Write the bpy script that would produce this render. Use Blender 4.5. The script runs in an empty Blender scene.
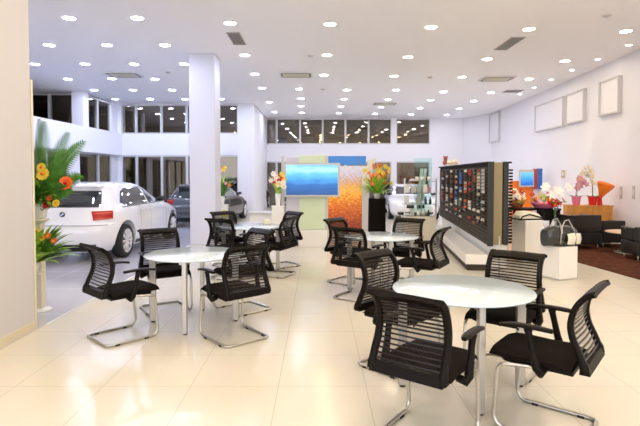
import bpy, math, random
from mathutils import Vector, Matrix
R = math.radians
random.seed(7)
scene = bpy.context.scene
col = scene.collection

# ------------------------------------------------------------------ camera, world, exposure
F, CX, CY, CAMZ, PITCH = 500.0, 318.0, 191.5, 1.55, R(2.0)
cd = bpy.data.cameras.new('camera')
cam = bpy.data.objects.new('camera', cd); col.objects.link(cam)
cam.location = (0, 0, CAMZ); cam.rotation_euler = (R(90) - PITCH, 0, 0)
cd.sensor_width = 36; cd.lens = F * 36 / 640
cd.shift_x = (320 - CX) / 640; cd.shift_y = -(213 - CY) / 640
cd.clip_start = .05; cd.clip_end = 200
scene.camera = cam
w = bpy.data.worlds.new('world'); scene.world = w; w.use_nodes = True
w.node_tree.nodes['Background'].inputs[0].default_value = (.92, .93, 1, 1)
w.node_tree.nodes['Background'].inputs[1].default_value = 1.7
scene.view_settings.view_transform = 'Standard'
scene.view_settings.look = 'None'
scene.view_settings.exposure = 0.56
scene.view_settings.gamma = 1
scene.view_settings.use_curve_mapping = False
LAMP = 85.0          # downlight lens emission
scene.cycles.max_bounces = 8
scene.cycles.diffuse_bounces = 5
scene.cycles.transparent_max_bounces = 24
scene.cycles.sample_clamp_indirect = 6
scene.cycles.use_denoising = True
scene.cycles.caustics_reflective = False
scene.cycles.caustics_refractive = False

# ------------------------------------------------------------------ survey helpers (photo sightlines -> metres)
def ray(x, y):
    sp, cp = math.sin(PITCH), math.cos(PITCH)
    u = (CY - y) / F
    return Vector(((x - CX) / F, cp + u * sp, -sp + u * cp))
def at(x, y, Y):
    d = ray(x, y); t = Y / d.y
    return Vector((d.x * t, Y, CAMZ + d.z * t))
def hz(x, y, z):
    d = ray(x, y); t = (z - CAMZ) / d.z
    return Vector((d.x * t, d.y * t, z))
ZC = 4.15
WX0, WY0, WS = 6.70, 10.4, .07          # the right wall's line
def wallx(Y): return WX0 + WS * (Y - WY0)
def onwall(x, y):
    d = ray(x, y); t = (WX0 - WS * WY0) / (d.x - WS * d.y)
    return Vector((d.x * t, d.y * t, CAMZ + d.z * t))
WANG = math.atan(WS)

# ------------------------------------------------------------------ materials
MATS = {}
def mat(name, c, rough=.5, metal=0, spec=.5, coat=0, emit=None, es=0, bump=0, bscale=40, vary=0, vscale=8, trans=0, alpha=1):
    if name in MATS: return MATS[name]
    m = bpy.data.materials.new(name); m.use_nodes = True
    nt = m.node_tree; b = nt.nodes['Principled BSDF']
    b.inputs['Base Color'].default_value = (*c, 1)
    b.inputs['Roughness'].default_value = rough
    b.inputs['Metallic'].default_value = metal
    b.inputs['Specular IOR Level'].default_value = spec
    b.inputs['Coat Weight'].default_value = coat
    b.inputs['Coat Roughness'].default_value = .05
    b.inputs['Transmission Weight'].default_value = trans
    b.inputs['Alpha'].default_value = alpha
    if emit:
        b.inputs['Emission Color'].default_value = (*emit, 1); b.inputs['Emission Strength'].default_value = es
    tc = nt.nodes.new('ShaderNodeTexCoord')
    if vary or bump:
        n = nt.nodes.new('ShaderNodeTexNoise'); n.inputs['Scale'].default_value = vscale if vary else bscale
        n.inputs['Detail'].default_value = 4
        nt.links.new(tc.outputs['Object'], n.inputs['Vector'])
    if vary:
        r = nt.nodes.new('ShaderNodeValToRGB')
        r.color_ramp.elements[0].position = .3; r.color_ramp.elements[1].position = .7
        r.color_ramp.elements[0].color = (*[max(0, v * (1 - vary)) for v in c], 1)
        r.color_ramp.elements[1].color = (*[min(1, v * (1 + vary)) for v in c], 1)
        nt.links.new(n.outputs['Fac'], r.inputs['Fac']); nt.links.new(r.outputs['Color'], b.inputs['Base Color'])
    if bump:
        n2 = nt.nodes.new('ShaderNodeTexNoise'); n2.inputs['Scale'].default_value = bscale
        nt.links.new(tc.outputs['Object'], n2.inputs['Vector'])
        bp = nt.nodes.new('ShaderNodeBump'); bp.inputs['Strength'].default_value = bump; bp.inputs['Distance'].default_value = .01
        nt.links.new(n2.outputs['Fac'], bp.inputs['Height']); nt.links.new(bp.outputs['Normal'], b.inputs['Normal'])
    MATS[name] = m
    return m
def tilemat(name, c1, c2, grout, size, ox, oy, rough, mortar=.004, rot=0):
    m = mat(name, c1, rough)
    nt = m.node_tree; b = nt.nodes['Principled BSDF']
    g = nt.nodes.new('ShaderNodeNewGeometry')
    mp = nt.nodes.new('ShaderNodeMapping'); mp.inputs['Location'].default_value = (ox, oy, 0); mp.inputs['Rotation'].default_value = (0, 0, rot)
    br = nt.nodes.new('ShaderNodeTexBrick'); br.offset = 0; br.squash = 1
    br.inputs['Scale'].default_value = 1; br.inputs['Brick Width'].default_value = size; br.inputs['Row Height'].default_value = size
    br.inputs['Mortar Size'].default_value = mortar; br.inputs['Mortar Smooth'].default_value = .3
    br.inputs['Color1'].default_value = (*c1, 1); br.inputs['Color2'].default_value = (*c2, 1); br.inputs['Mortar'].default_value = (*grout, 1)
    nt.links.new(g.outputs['Position'], mp.inputs['Vector']); nt.links.new(mp.outputs['Vector'], br.inputs['Vector'])
    n = nt.nodes.new('ShaderNodeTexNoise'); n.inputs['Scale'].default_value = 2.5; n.inputs['Detail'].default_value = 5
    nt.links.new(g.outputs['Position'], n.inputs['Vector'])
    mx = nt.nodes.new('ShaderNodeMixRGB'); mx.blend_type = 'MULTIPLY'; mx.inputs['Fac'].default_value = .12
    nt.links.new(br.outputs['Color'], mx.inputs['Color1']); nt.links.new(n.outputs['Color'], mx.inputs['Color2'])
    nt.links.new(mx.outputs['Color'], b.inputs['Base Color'])
    return m
def glassmat(name, tint, refl, gloss=(1, 1, 1)):
    m = bpy.data.materials.new(name); m.use_nodes = True; nt = m.node_tree; nt.nodes.clear()
    o = nt.nodes.new('ShaderNodeOutputMaterial'); mx = nt.nodes.new('ShaderNodeMixShader')
    t = nt.nodes.new('ShaderNodeBsdfTransparent'); g = nt.nodes.new('ShaderNodeBsdfGlossy')
    fr = nt.nodes.new('ShaderNodeFresnel'); fr.inputs['IOR'].default_value = refl
    t.inputs[0].default_value = (*tint, 1); g.inputs[0].default_value = (*gloss, 1); g.inputs['Roughness'].default_value = .015
    nt.links.new(fr.outputs[0], mx.inputs[0]); nt.links.new(t.outputs[0], mx.inputs[1]); nt.links.new(g.outputs[0], mx.inputs[2])
    nt.links.new(mx.outputs[0], o.inputs[0]); MATS[name] = m
    return m
def meshfabric(name, c, a):
    m = bpy.data.materials.new(name); m.use_nodes = True; nt = m.node_tree; nt.nodes.clear()
    o = nt.nodes.new('ShaderNodeOutputMaterial'); mx = nt.nodes.new('ShaderNodeMixShader'); mx.inputs[0].default_value = a
    t = nt.nodes.new('ShaderNodeBsdfTransparent'); g = nt.nodes.new('ShaderNodeBsdfDiffuse'); g.inputs[0].default_value = (*c, 1)
    nt.links.new(t.outputs[0], mx.inputs[1]); nt.links.new(g.outputs[0], mx.inputs[2]); nt.links.new(mx.outputs[0], o.inputs[0]); MATS[name] = m
    return m
def picture(name, stops, scale, axis='Z', noise=.5, emit=0, spots=None):
    """a printed or displayed picture: a ramp along an axis broken up by noise"""
    m = bpy.data.materials.new(name); m.use_nodes = True; nt = m.node_tree; b = nt.nodes['Principled BSDF']
    tc = nt.nodes.new('ShaderNodeTexCoord'); sep = nt.nodes.new('ShaderNodeSeparateXYZ')
    nt.links.new(tc.outputs['Generated'], sep.inputs[0])
    n = nt.nodes.new('ShaderNodeTexNoise'); n.inputs['Scale'].default_value = scale; n.inputs['Detail'].default_value = 6
    mp = nt.nodes.new('ShaderNodeMapping'); mp.inputs['Scale'].default_value = (1, 1, 2.2) if name.startswith('sea') else (1, 1, 2.4)
    nt.links.new(tc.outputs['Generated'], mp.inputs[0]); nt.links.new(mp.outputs[0], n.inputs['Vector'])
    ma = nt.nodes.new('ShaderNodeMath'); ma.operation = 'MULTIPLY_ADD'; ma.inputs[1].default_value = noise
    nt.links.new(n.outputs['Fac'], ma.inputs[0]); nt.links.new(sep.outputs[axis], ma.inputs[2])
    sb = nt.nodes.new('ShaderNodeMath'); sb.operation = 'SUBTRACT'; sb.inputs[1].default_value = noise * .5
    nt.links.new(ma.outputs[0], sb.inputs[0])
    r = nt.nodes.new('ShaderNodeValToRGB')
    while len(r.color_ramp.elements) < len(stops): r.color_ramp.elements.new(.5)
    for e, (p, c) in zip(r.color_ramp.elements, stops): e.position = p; e.color = (*c, 1)
    nt.links.new(sb.outputs[0], r.inputs[0]); nt.links.new(r.outputs[0], b.inputs['Base Color']); b.inputs['Roughness'].default_value = .25
    if emit:
        nt.links.new(r.outputs[0], b.inputs['Emission Color']); b.inputs['Emission Strength'].default_value = emit
    MATS[name] = m
    return m

M = MATS
mat('wall paint', (.86, .85, .90), .6)
mat('pillar paint', (.62, .60, .61), .55)
mat('ceiling paint', (.94, .94, .97), .7)
mat('column paint', (.66, .66, .74), .55)
tilemat('beige tile', (.715, .665, .56), (.70, .65, .545), (.54, .49, .38), .64, .29, .245, .2)
tilemat('grey tile', (.52, .52, .59), (.51, .51, .58), (.66, .66, .66), 1.2, .3, .5, .16, .012)
mat('carpet', (.09, .03, .015), .95, spec=.1, bump=1, bscale=160, vary=.55, vscale=9)
mat('baseboard', (.70, .62, .46), .5)
mat('mullion', (.62, .62, .62), .4)
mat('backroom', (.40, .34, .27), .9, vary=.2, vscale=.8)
mat('curtain', (.42, .38, .28), .9)
glassmat('window glass', (.60, .56, .50), 2.2, (1, .93, .80))
glassmat('clear glass', (.80, .93, .90), 1.35)
mat('lens cool', (1, 1, 1), emit=(.66, .74, 1), es=LAMP*1.4)
mat('lens warm', (1, 1, 1), emit=(1, .80, .50), es=LAMP*1.05)
mat('lens wash', (1, 1, 1), emit=(1, .93, .88), es=30)
mat('white metal', (.8, .8, .8), .35)
mat('vent grey', (.25, .24, .23), .6)
mat('vent cream', (.62, .58, .45), .5)
mat('black plastic', (.006, .004, .003), .45, spec=.13)
mat('black fabric', (.010, .007, .006), .9, spec=.08, bump=.3, bscale=400)
mat('slat plastic', (.009, .006, .005), .25, spec=.3)
meshfabric('back mesh', (.03, .024, .022), .42)
mat('chrome', (.55, .53, .49), .28, 1)
mat('leg metal', (.52, .50, .46), .4, .85)
mat('table glass', (.56, .65, .72), .10, spec=.6)
mat('glass edge', (.45, .62, .58), .2)
mat('car white', (.80, .81, .86), .22, coat=1)
mat('car dark', (.10, .105, .12), .2, .4, coat=1)
mat('car glass', (.02, .025, .025), .04, spec=.9, coat=.6)
mat('tyre', (.012, .012, .012), .7)
mat('rim', (.78, .78, .80), .35, .4)
mat('black trim', (.01, .01, .01), .5)
mat('tail red', (.42, .004, .004), .2)
mat('tail bright', (.62, .10, .07), .25)
mat('badge blue', (.02, .12, .45), .2)
mat('white gloss', (.82, .80, .76), .25)
mat('cream gloss', (.74, .69, .55), .3)
mat('leaf deep', (.08, .23, .03), .4, vary=.5, vscale=14)
mat('leaf light', (.33, .56, .06), .4, vary=.5, vscale=14)
mat('stem', (.10, .22, .04), .5)
mat('petal yellow', (.85, .62, .05), .5, vary=.2, vscale=30)
mat('petal orange', (.90, .13, .02), .5, vary=.3, vscale=30)
mat('petal red', (.55, .015, .02), .5, vary=.3, vscale=30)
mat('petal pink', (.80, .35, .52), .5, vary=.2, vscale=30)
mat('petal white', (.88, .84, .80), .5)
mat('wrap orange', (.88, .20, .01), .35)
mat('wrap red', (.75, .03, .02), .35)
mat('wrap pink', (.85, .22, .38), .35)
mat('basket', (.35, .09, .05), .7, vary=.4, vscale=30)
mat('wood orange', (.62, .27, .05), .4, vary=.18, vscale=5)
mat('leather black', (.012, .010, .010), .35)
mat('table beige', (.62, .45, .32), .35)
mat('silver', (.6, .6, .58), .3, .8)
mat('silver plastic', (.55, .55, .52), .35)
mat('panel green', (.64, .74, .52), .4)
mat('header blue', (.05, .26, .75), .35)
mat('panel blue', (.04, .16, .55), .4)
mat('panel red', (.40, .05, .04), .4)
mat('panel lavender', (.60, .58, .66), .4)
mat('gondola black', (.007, .005, .004), .6, spec=.12)
mat('gondola slat', (.05, .038, .026), .5, spec=.15)
mat('olive metal', (.22, .17, .08), .35, .5)
mat('bag dark', (.01, .014, .012), .18, coat=.5)
mat('paper', (.78, .74, .62), .5)
mat('plate cream', (.62, .50, .28), .4)
mat('switch grey', (.55, .52, .50), .4)
picture('sea picture', [(0, (.01, .06, .22)), (.35, (.015, .12, .40)), (.55, (.05, .30, .70)), (.68, (.10, .42, .80)), (.85, (.30, .62, .92)), (1, (.12, .40, .80))], 3, noise=.35, emit=.55)
picture('autumn picture', [(0, (.22, .03, .005)), (.25, (.55, .10, .01)), (.45, (.75, .22, .02)), (.6, (1, .50, .04)), (.72, (.60, .30, .12)), (.85, (.55, .50, .60)), (1, (.6, .58, .68))], 13, noise=.9, emit=.2)  # printed panel, given a faint glow of its own to brighten it
picture('screen picture', [(0, (.01, .08, .4)), (.5, (.04, .25, .75)), (1, (.12, .45, .85))], 3, noise=.5, emit=.6)

# ------------------------------------------------------------------ mesh builder
class MB:
    def __init__(s): s.v = []; s.f = []; s.sm = []
    def add(s, vs, fs, smooth=False, mtx=None):
        o = len(s.v)
        s.v += [tuple(mtx @ Vector(p)) if mtx else tuple(p) for p in vs]
        s.f += [tuple(i + o for i in f) for f in fs]; s.sm += [smooth] * len(fs)
        return s
    def box(s, a, b, mtx=None):
        x0, y0, z0 = a; x1, y1, z1 = b
        return s.add([(x0,y0,z0),(x1,y0,z0),(x1,y1,z0),(x0,y1,z0),(x0,y0,z1),(x1,y0,z1),(x1,y1,z1),(x0,y1,z1)],
                     [(3,2,1,0),(4,5,6,7),(0,1,5,4),(1,2,6,5),(2,3,7,6),(3,0,4,7)], False, mtx)
    def prism(s, pts, z0, z1, mtx=None, smooth=False):
        n = len(pts)
        s.add([(x, y, z0) for x, y in pts] + [(x, y, z1) for x, y in pts],
              [tuple(reversed(range(n))), tuple(range(n, 2*n))], False, mtx)
        o = len(s.v) - 2 * n
        for i in range(n):
            j = (i + 1) % n
            s.f.append((o+i, o+j, o+n+j, o+n+i)); s.sm.append(smooth)
        return s
    def lathe(s, prof, n=24, c=(0,0,0), mtx=None, smooth=True):
        vs = []; fs = []
        for r, z in prof:
            for k in range(n):
                a = 2*math.pi*k/n; vs.append((c[0]+r*math.cos(a), c[1]+r*math.sin(a), c[2]+z))
        for i in range(len(prof)-1):
            for k in range(n):
                j = (k+1) % n
                fs.append((i*n+k, i*n+j, (i+1)*n+j, (i+1)*n+k))
        fs.append(tuple(reversed(range(n)))); fs.append(tuple(range((len(prof)-1)*n, len(prof)*n)))
        return s.add(vs, fs, smooth, mtx)
    def tube(s, pts, r, n=8, closed=False, mtx=None, sy=1.0):
        """r may be a list; sy squashes the section along the second normal"""
        pts = [Vector(p) for p in pts]; m = len(pts)
        rs = r if isinstance(r, (list, tuple)) else [r]*m
        vs = []; fs = []; up = None
        for i, p in enumerate(pts):
            a = pts[(i-1) % m] if (i > 0 or closed) else p
            b = pts[(i+1) % m] if (i < m-1 or closed) else p
            t = (b-a).normalized()
            if up is None:
                up = Vector((0,0,1)) if abs(t.z) < .9 else Vector((1,0,0))
            up = (up - t*up.dot(t))
            if up.length < 1e-4: up = Vector((1,0,0)) - t*t.x
            up.normalize(); sd = t.cross(up)
            for k in range(n):
                an = 2*math.pi*k/n
                vs.append(p + (sd*math.cos(an) + up*math.sin(an)*sy)*rs[i])
        for i in range(m if closed else m-1):
            for k in range(n):
                fs.append((i*n+k, i*n+(k+1)%n, ((i+1)%m)*n+(k+1)%n, ((i+1)%m)*n+k))
        if not closed:
            fs.append(tuple(reversed(range(n)))); fs.append(tuple(range((m-1)*n, m*n)))
        return s.add(vs, fs, True, mtx)
    def grid(s, rows, smooth=True, mtx=None):
        nr, nc = len(rows), len(rows[0])
        return s.add([p for r in rows for p in r], [(i*nc+j, i*nc+j+1, (i+1)*nc+j+1, (i+1)*nc+j) for i in range(nr-1) for j in range(nc-1)], smooth, mtx)
    def ball(s, c, r, n=8, sx=1, sy=1, sz=1):
        prof = [(max(.001, math.sin(math.pi*i/(n-1))), -math.cos(math.pi*i/(n-1))) for i in range(n)]
        return s.lathe([(a*r, b*r*sz) for a, b in prof], n+2, c, None if sx == sy == 1 else None)
    def build(s, name, m, parent=None, bevel=0, solid=0, seg=2):
        me = bpy.data.meshes.new(name); me.from_pydata(s.v, [], s.f)
        me.polygons.foreach_set('use_smooth', s.sm)
        me.materials.append(M[m] if isinstance(m, str) else m); me.update()
        o = bpy.data.objects.new(name, me); col.objects.link(o)
        if parent: o.parent = parent
        if solid:
            q = o.modifiers.new('s', 'SOLIDIFY'); q.thickness = solid; q.offset = 0
        if bevel:
            q = o.modifiers.new('b', 'BEVEL'); q.width = bevel; q.segments = seg; q.limit_method = 'ANGLE'; q.angle_limit = R(35)
            me.polygons.foreach_set('use_smooth', [True]*len(s.f))
            q.harden_normals = True
        return o
def tag(o, label, cat, group=None, kind=None):
    o['label'] = label; o['category'] = cat
    if group: o['group'] = group
    if kind: o['kind'] = kind
    return o
def thing(name, label, cat, loc=(0,0,0), rz=0, group=None):
    o = bpy.data.objects.new(name, None); col.objects.link(o)
    o.location = loc; o.rotation_euler = (0, 0, rz); o.empty_display_size = .1
    return tag(o, label, cat, group)
def struct(name, mb, m, **k):
    o = mb.build(name, m, **k); o['kind'] = 'structure'; return o
def copy_tree(o, parent=None):
    c = o.copy(); col.objects.link(c)
    if parent: c.parent = parent
    for ch in list(o.children): copy_tree(ch, c)
    return c
def box(name, m, a, b, parent=None, bevel=0, mtx=None): return MB().box(a, b, mtx).build(name, m, parent, bevel)

# ------------------------------------------------------------------ setting
YL, YR, YB = 18.6, 23.4, 27.5
XBND = -2.80
struct('floor', MB().box((XBND, -3, -.1), (9.5, YB, 0)), 'beige tile')
struct('floor_grey', MB().box((-13, -3, -.1), (XBND, YB, 0)), 'grey tile')
struct('trim_1', MB().box((XBND-.012, 5.1, -.02), (XBND+.012, YL, .002)), 'mullion')
struct('ceiling', MB().box((-13, -3, ZC), (9.5, YB, ZC+.15)), 'ceiling paint')
# right wall
rw = MB(); t = .25
rw.add([(wallx(-3),-3,0),(wallx(21.6),21.6,0),(wallx(21.6)+t,21.6,0),(wallx(-3)+t,-3,0),
        (wallx(-3),-3,ZC),(wallx(21.6),21.6,ZC),(wallx(21.6)+t,21.6,ZC),(wallx(-3)+t,-3,ZC)],
       [(0,1,2,3),(7,6,5,4),(0,4,5,1),(1,5,6,2),(2,6,7,3),(3,7,4,0)])
struct('wall_right', rw, 'wall paint')
xc = at(463, 120, YR).x
cw = MB().prism([(xc, YR), (wallx(21.6), 21.6), (wallx(21.6)+.3, 21.7), (xc+.2, YR+.3)], 0, ZC)
struct('wall_corner', cw, 'wall paint')
# added dim shell behind the glass, shuts out the bright world light
struct('wall_added_back', MB().box((-13, YB, 0), (9.5, YB+.2, ZC)), 'backroom')
struct('wall_added_left', MB().box((-13.2, -3, 0), (-13, YB, ZC)), 'backroom')
struct('wall_added_right', MB().box((9.5, 20, 0), (9.7, YB, ZC)), 'backroom')

def zat(y, Y): return at(318, y, Y).z
def xat(x, y, Y): return at(x, y, Y).x
WN = [0]
def window(x0, x1, z0, z1, Y, mull, lab=None, axis='x', fixed=0):
    """glazed strip in plane Y (or X) with frame and mullions"""
    WN[0] += 1
    root = bpy.data.objects.new('window_%d' % WN[0], None); col.objects.link(root); root['kind'] = 'structure'
    g = MB(); f = MB(); fr = .05
    def bx(mb, a0, a1, c0, c1, d0, d1):
        if axis == 'x': mb.box((a0, Y+d0, c0), (a1, Y+d1, c1))
        else: mb.box((Y-d1, a0, c0), (Y-d0, a1, c1))
    bx(f, x0, x1, z0, z0+fr, .02, .12); bx(f, x0, x1, z1-fr, z1, .02, .12)
    ed = [x0] + list(mull) + [x1]
    for m_ in mull: bx(f, m_-.045, m_+.045, z0+fr, z1-fr, .0, .12)
    bx(f, x0, x0+.04, z0+fr, z1-fr, .02, .12); bx(f, x1-.04, x1, z0+fr, z1-fr, .02, .12)
    f.build('window_frame', 'mullion', root)
    for a, b in zip(ed[:-1], ed[1:]):
        p = MB(); bx(p, a+.04, b-.04, z0+fr, z1-fr, .06, .07); p.build('pane', 'window glass', root)
    return root
def wallpiece(name, a, b, m='wall paint'): return struct(name, MB().box(a, b), m)

# left back wall (Y = YL) from the left wall to the white pilaster
XLW = -7.42
zu1, zu0, zl1 = zat(104.6, YL), zat(134, YL), zat(155.3, YL)
xa, xb = xat(121, 120, YL), xat(238, 120, YL)
wallpiece('wall_back_left', (XLW-.3, YL, 0), (xa, YL+.35, ZC))
wallpiece('wall_back_band', (xa, YL, zl1), (xb, YL+.35, zu0))
wallpiece('wall_back_head', (xa, YL, zu1), (xb, YL+.35, ZC))
xm0, xm1 = xat(192, 120, YL), xat(219, 120, YL)
wallpiece('wall_back_middle', (xm0, YL, 0), (xm1, YL+.35, zl1))
wallpiece('wall_back_middle_upper', (xm0, YL, zu0), (xm1, YL+.35, zu1))
wallpiece('wall_back_sill', (xa, YL, 0), (xm0, YL+.35, .10))
window(xa, xm0, zu0, zu1, YL, [xat(136, 120, YL), xat(161.3, 120, YL), xat(186.5, 120, YL)])
window(xa, xm0, .10, zl1, YL, [xat(136, 120, YL), xat(161.3, 120, YL), xat(186.5, 120, YL)])
window(xm1, xb, zu0, zu1, YL, [])
window(xm1, xb, .02, zl1, YL, [])
# pilaster and the return to the deeper back wall
xp0, xp1 = xat(238, 120, YL), xat(254, 120, YL)
wallpiece('wall_pilaster', (xp0, YL-.12, 0), (xp1, YR+.35, ZC))
# right back wall (Y = YR)
vu1, vu0, vl1 = zat(118.6, YR), zat(144.3, YR), zat(161.5, YR)
va, vb = xat(263, 120, YR), xat(430, 120, YR)
wallpiece('wall_back_right', (vb, YR, 0), (xc+.2, YR+.35, ZC))
wallpiece('wall_back_right_band', (va, YR, vl1), (vb, YR+.35, vu0))
wallpiece('wall_back_right_head', (va, YR, vu1), (vb, YR+.35, ZC))
wallpiece('wall_back_right_edge', (xp1, YR, 0), (va, YR+.35, ZC))
xs = [xat(q, 120, YR) for q in (276.5, 300, 322.7, 345.5, 368.7)]
xw = (xat(391.5, 120, YR), xat(396.5, 120, YR))
window(va, xw[0], vu0, vu1, YR, xs)
window(xw[1], vb, vu0, vu1, YR, [])
window(va, xw[0], .02, vl1, YR, xs)
window(xw[1], vb, .02, vl1, YR, [])
wallpiece('wall_back_right_pier', (xw[0], YR, 0), (xw[1], YR+.35, vl1))
wallpiece('wall_back_right_pier_upper', (xw[0], YR, vu0), (xw[1], YR+.35, vu1))
# left wall: band, glazing below, deeper glazing above
wallpiece('wall_left_band', (XLW-.3, 6, zl1), (XLW+.16, YL, zu0))
for i, (a, b) in enumerate(((6, 8.6), (12.2, 12.5), (14.9, 15.6), (18.0, YL))):
    wallpiece('wall_left_pier_%d' % (i+1), (XLW-.3, a, 0), (XLW, b, zl1))
window(8.6, 12.2, .02, zl1, XLW, [9.8, 11], axis='y')
window(12.5, 14.9, .02, zl1, XLW, [13.7], axis='y')
window(15.6, 18.0, .02, zl1, XLW, [16.95], axis='y')
YG = 16.1
wallpiece('wall_left_upper_pier', (XLW-.35, YG-.25, zu0), (XLW+.02, YG+.12, ZC))
window(-12.9, XLW-.35, zu0, ZC-.02, YG, [xat(49, 100, YG), xat(51.5, 100, YG)-2.2], axis='x')
window(YG+.12, 18.0, zu0, ZC-.05, XLW, [16.95], axis='y')
wallpiece('wall_left_upper_end', (XLW-.3, 18.0, zu0), (XLW, YL, ZC))
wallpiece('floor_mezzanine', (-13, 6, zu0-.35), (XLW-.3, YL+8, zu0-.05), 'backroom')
# pleated curtains behind the far right ground-floor glass
def curtain(x0, x1, Y, z0, z1, label):
    g = MB(); n = int((x1-x0)/.035); rows = []
    for z in (z0, z1): rows.append([(x0+(x1-x0)*i/n, Y+.05*math.sin(i*1.25), z) for i in range(n+1)])
    g.grid(rows); tag(g.build('pleated_curtain', 'curtain', solid=.004), label, 'curtain', None)
curtain(xat(372, 170, YR), xw[0]-.02, YR+.45, .03, vl1, 'khaki pleated curtain behind the glass left of the narrow pier')
curtain(xw[1]+.05, vb, YR+.45, .03, vl1, 'wide khaki pleated curtain behind the glass right of the narrow pier')

# round-cornered square column near the middle left
cx0, cx1 = xat(189.5, 160, 10.9), xat(215.3, 160, 10.9)
struct('column', MB().box((cx0, 10.9, 0), (cx1, 11.5, ZC)), 'column paint', bevel=.01)
# big pillar at the left edge
PX = at(33.3, 230, 4.95).x
struct('pillar', MB().box((PX-1.0, 2.6, 0), (PX, 4.95, ZC)), 'pillar paint', bevel=.012)
struct('baseboard_left', MB().box((PX-.1, 2.6, 0), (PX+.010, 4.96, .085)), 'baseboard')
struct('baseboard_right', MB().add([(wallx(2)-.02,2,0),(wallx(21.5)-.02,21.5,0),(wallx(21.5),21.5,0),(wallx(2),2,0),(wallx(2)-.02,2,.08),(wallx(21.5)-.02,21.5,.08),(wallx(21.5),21.5,.08),(wallx(2),2,.08)],
   [(3,2,1,0),(4,5,6,7),(0,1,5,4),(1,2,6,5),(2,3,7,6),(3,0,4,7)]), 'white metal')
struct('trim_2', MB().box((PX-.3, 4.951, 0), (PX+.002, 4.985, 2.48)), 'cream gloss')
# carpet
cpt = [hz(578, 262.5, 0), hz(640, 280, 0)]
d_ = (cpt[1]-cpt[0]); e1 = cpt[0] + d_*1.6; 
ctop = hz(590, 244.5, 0).y
struct('floor_carpet', MB().prism([(cpt[0].x, cpt[0].y), (e1.x, e1.y), (wallx(e1.y)-.03, e1.y), (wallx(ctop)-.03, ctop), (cpt[0].x-.05, ctop)], .0, .012), 'carpet')

# ------------------------------------------------------------------ ceiling fittings
def downlight(name, label, cat, group, lens, r):
    t = thing(name, label, cat, (0,0,0), 0, group)
    MB().lathe([(r*1.22, 0), (r*1.22, -.008), (r*1.0, -.008), (r*1.0, 0)], 24).build('trim_ring', 'white metal', t)
    MB().lathe([(r*.98, -.001), (r*.98, -.005), (r*.01, -.005)], 24).build('lens', lens, t)
    return t
COOL = [(69,18),(137,18),(230,23),(49,45),(107,45),(165,45),(245,55),(35,64),(85,64),(134,64),(184,64),(255,74),(68,79),(112,78.5),(155,79),(262,88),
        (94,90),(133,90),(172,90),(269,102),(115,99),(150,99),(185,99),(221,99),(274.5,112),(128,106),(160,106),(196,80)]
WARM = [(330,24),(431,27),(529,29),(626,31),(327,55),(408,57),(487,59),(565,61),(324,75),(394,76),(462,77),(529,79)]
MIDL = [(299,89),(347,90),(396,90),(443.4,91.7),(491,92.5),(301,98.5),(344,99),(388,99.5),(430.7,100),(473.7,101),(301,106),(341,106.5),(381,107),(420,108),(459,108.6),(301.7,112.6),(339,113),(375,113.7),(411,114.3),(447,115)]
cool = downlight('ceiling_downlight', 'round cool white downlight set in the pale lavender ceiling on the left', 'ceiling light', 'downlights in the left ceiling', 'lens cool', .10)
warm = downlight('ceiling_downlight', 'large warm white downlight set in the tan ceiling near the camera', 'ceiling light', 'downlights in the right ceiling', 'lens warm', .10)
mat('lens far', (1, 1, 1), emit=(.86, .88, 1), es=LAMP*1.0)
mid = downlight('ceiling_downlight', 'small-looking white downlight far back in the ceiling before the rear glazing', 'ceiling light', 'downlights far back', 'lens far', .10)
wash = downlight('wall_washer', 'small round wall washer close to the right wall', 'ceiling light', 'wall washers along the right wall', 'lens wash', .055)
WASH = [(629,45),(598,59),(572,70),(551,79.5),(534,87.5),(520,94)]
def place(proto, pts, drop=.0):
    for i, p in enumerate(pts):
        o = proto if i == 0 else copy_tree(proto)
        q = hz(p[0], p[1], ZC) if len(p) == 2 else Vector(p)
        o.location = (q.x, q.y, ZC - drop)
place(cool, COOL); place(warm, WARM); place(mid, MIDL); place(wash, WASH)
# the rows carry on over and behind the camera
near = downlight('ceiling_downlight', 'warm white downlight in the near ceiling row above the tables', 'ceiling light', 'downlights in the near ceiling', 'lens warm', .10)
nearc = copy_tree(near); nearc.children[1].data = cool.children[1].data if cool.children[1].name.startswith('lens') else nearc.children[1].data
nearc['label'] = 'cool white downlight in the near ceiling row left of the tables'; nearc['group'] = 'cool downlights in the near ceiling'
place(near, [(x, y, ZC) for y in (-1.2, .6, 2.4, 4.2, 6.0) for x in (.2, 1.8, 3.4, 5.0)])
place(nearc, [(x, y, ZC) for y in (.6, 2.4, 4.2, 6.0) for x in (-1.4, -3.0+.2, -5.2)])
# spot lamps inside the wall washers throw the scallops
for i, Y in enumerate([8.2 + 1.55*k for k in range(9)]):
    ld = bpy.data.lights.new('washer_lamp', 'SPOT'); ld.energy = 75; ld.spot_size = R(62); ld.spot_blend = .7; ld.shadow_soft_size = .04
    ld.color = (.90, .88, 1) if Y > 13 else (1, .90, .86)
    o = bpy.data.objects.new('washer_lamp', ld); col.objects.link(o); o.location = (wallx(Y)-.42, Y, ZC-.03); o.rotation_euler = (0, R(12), 0)

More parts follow.
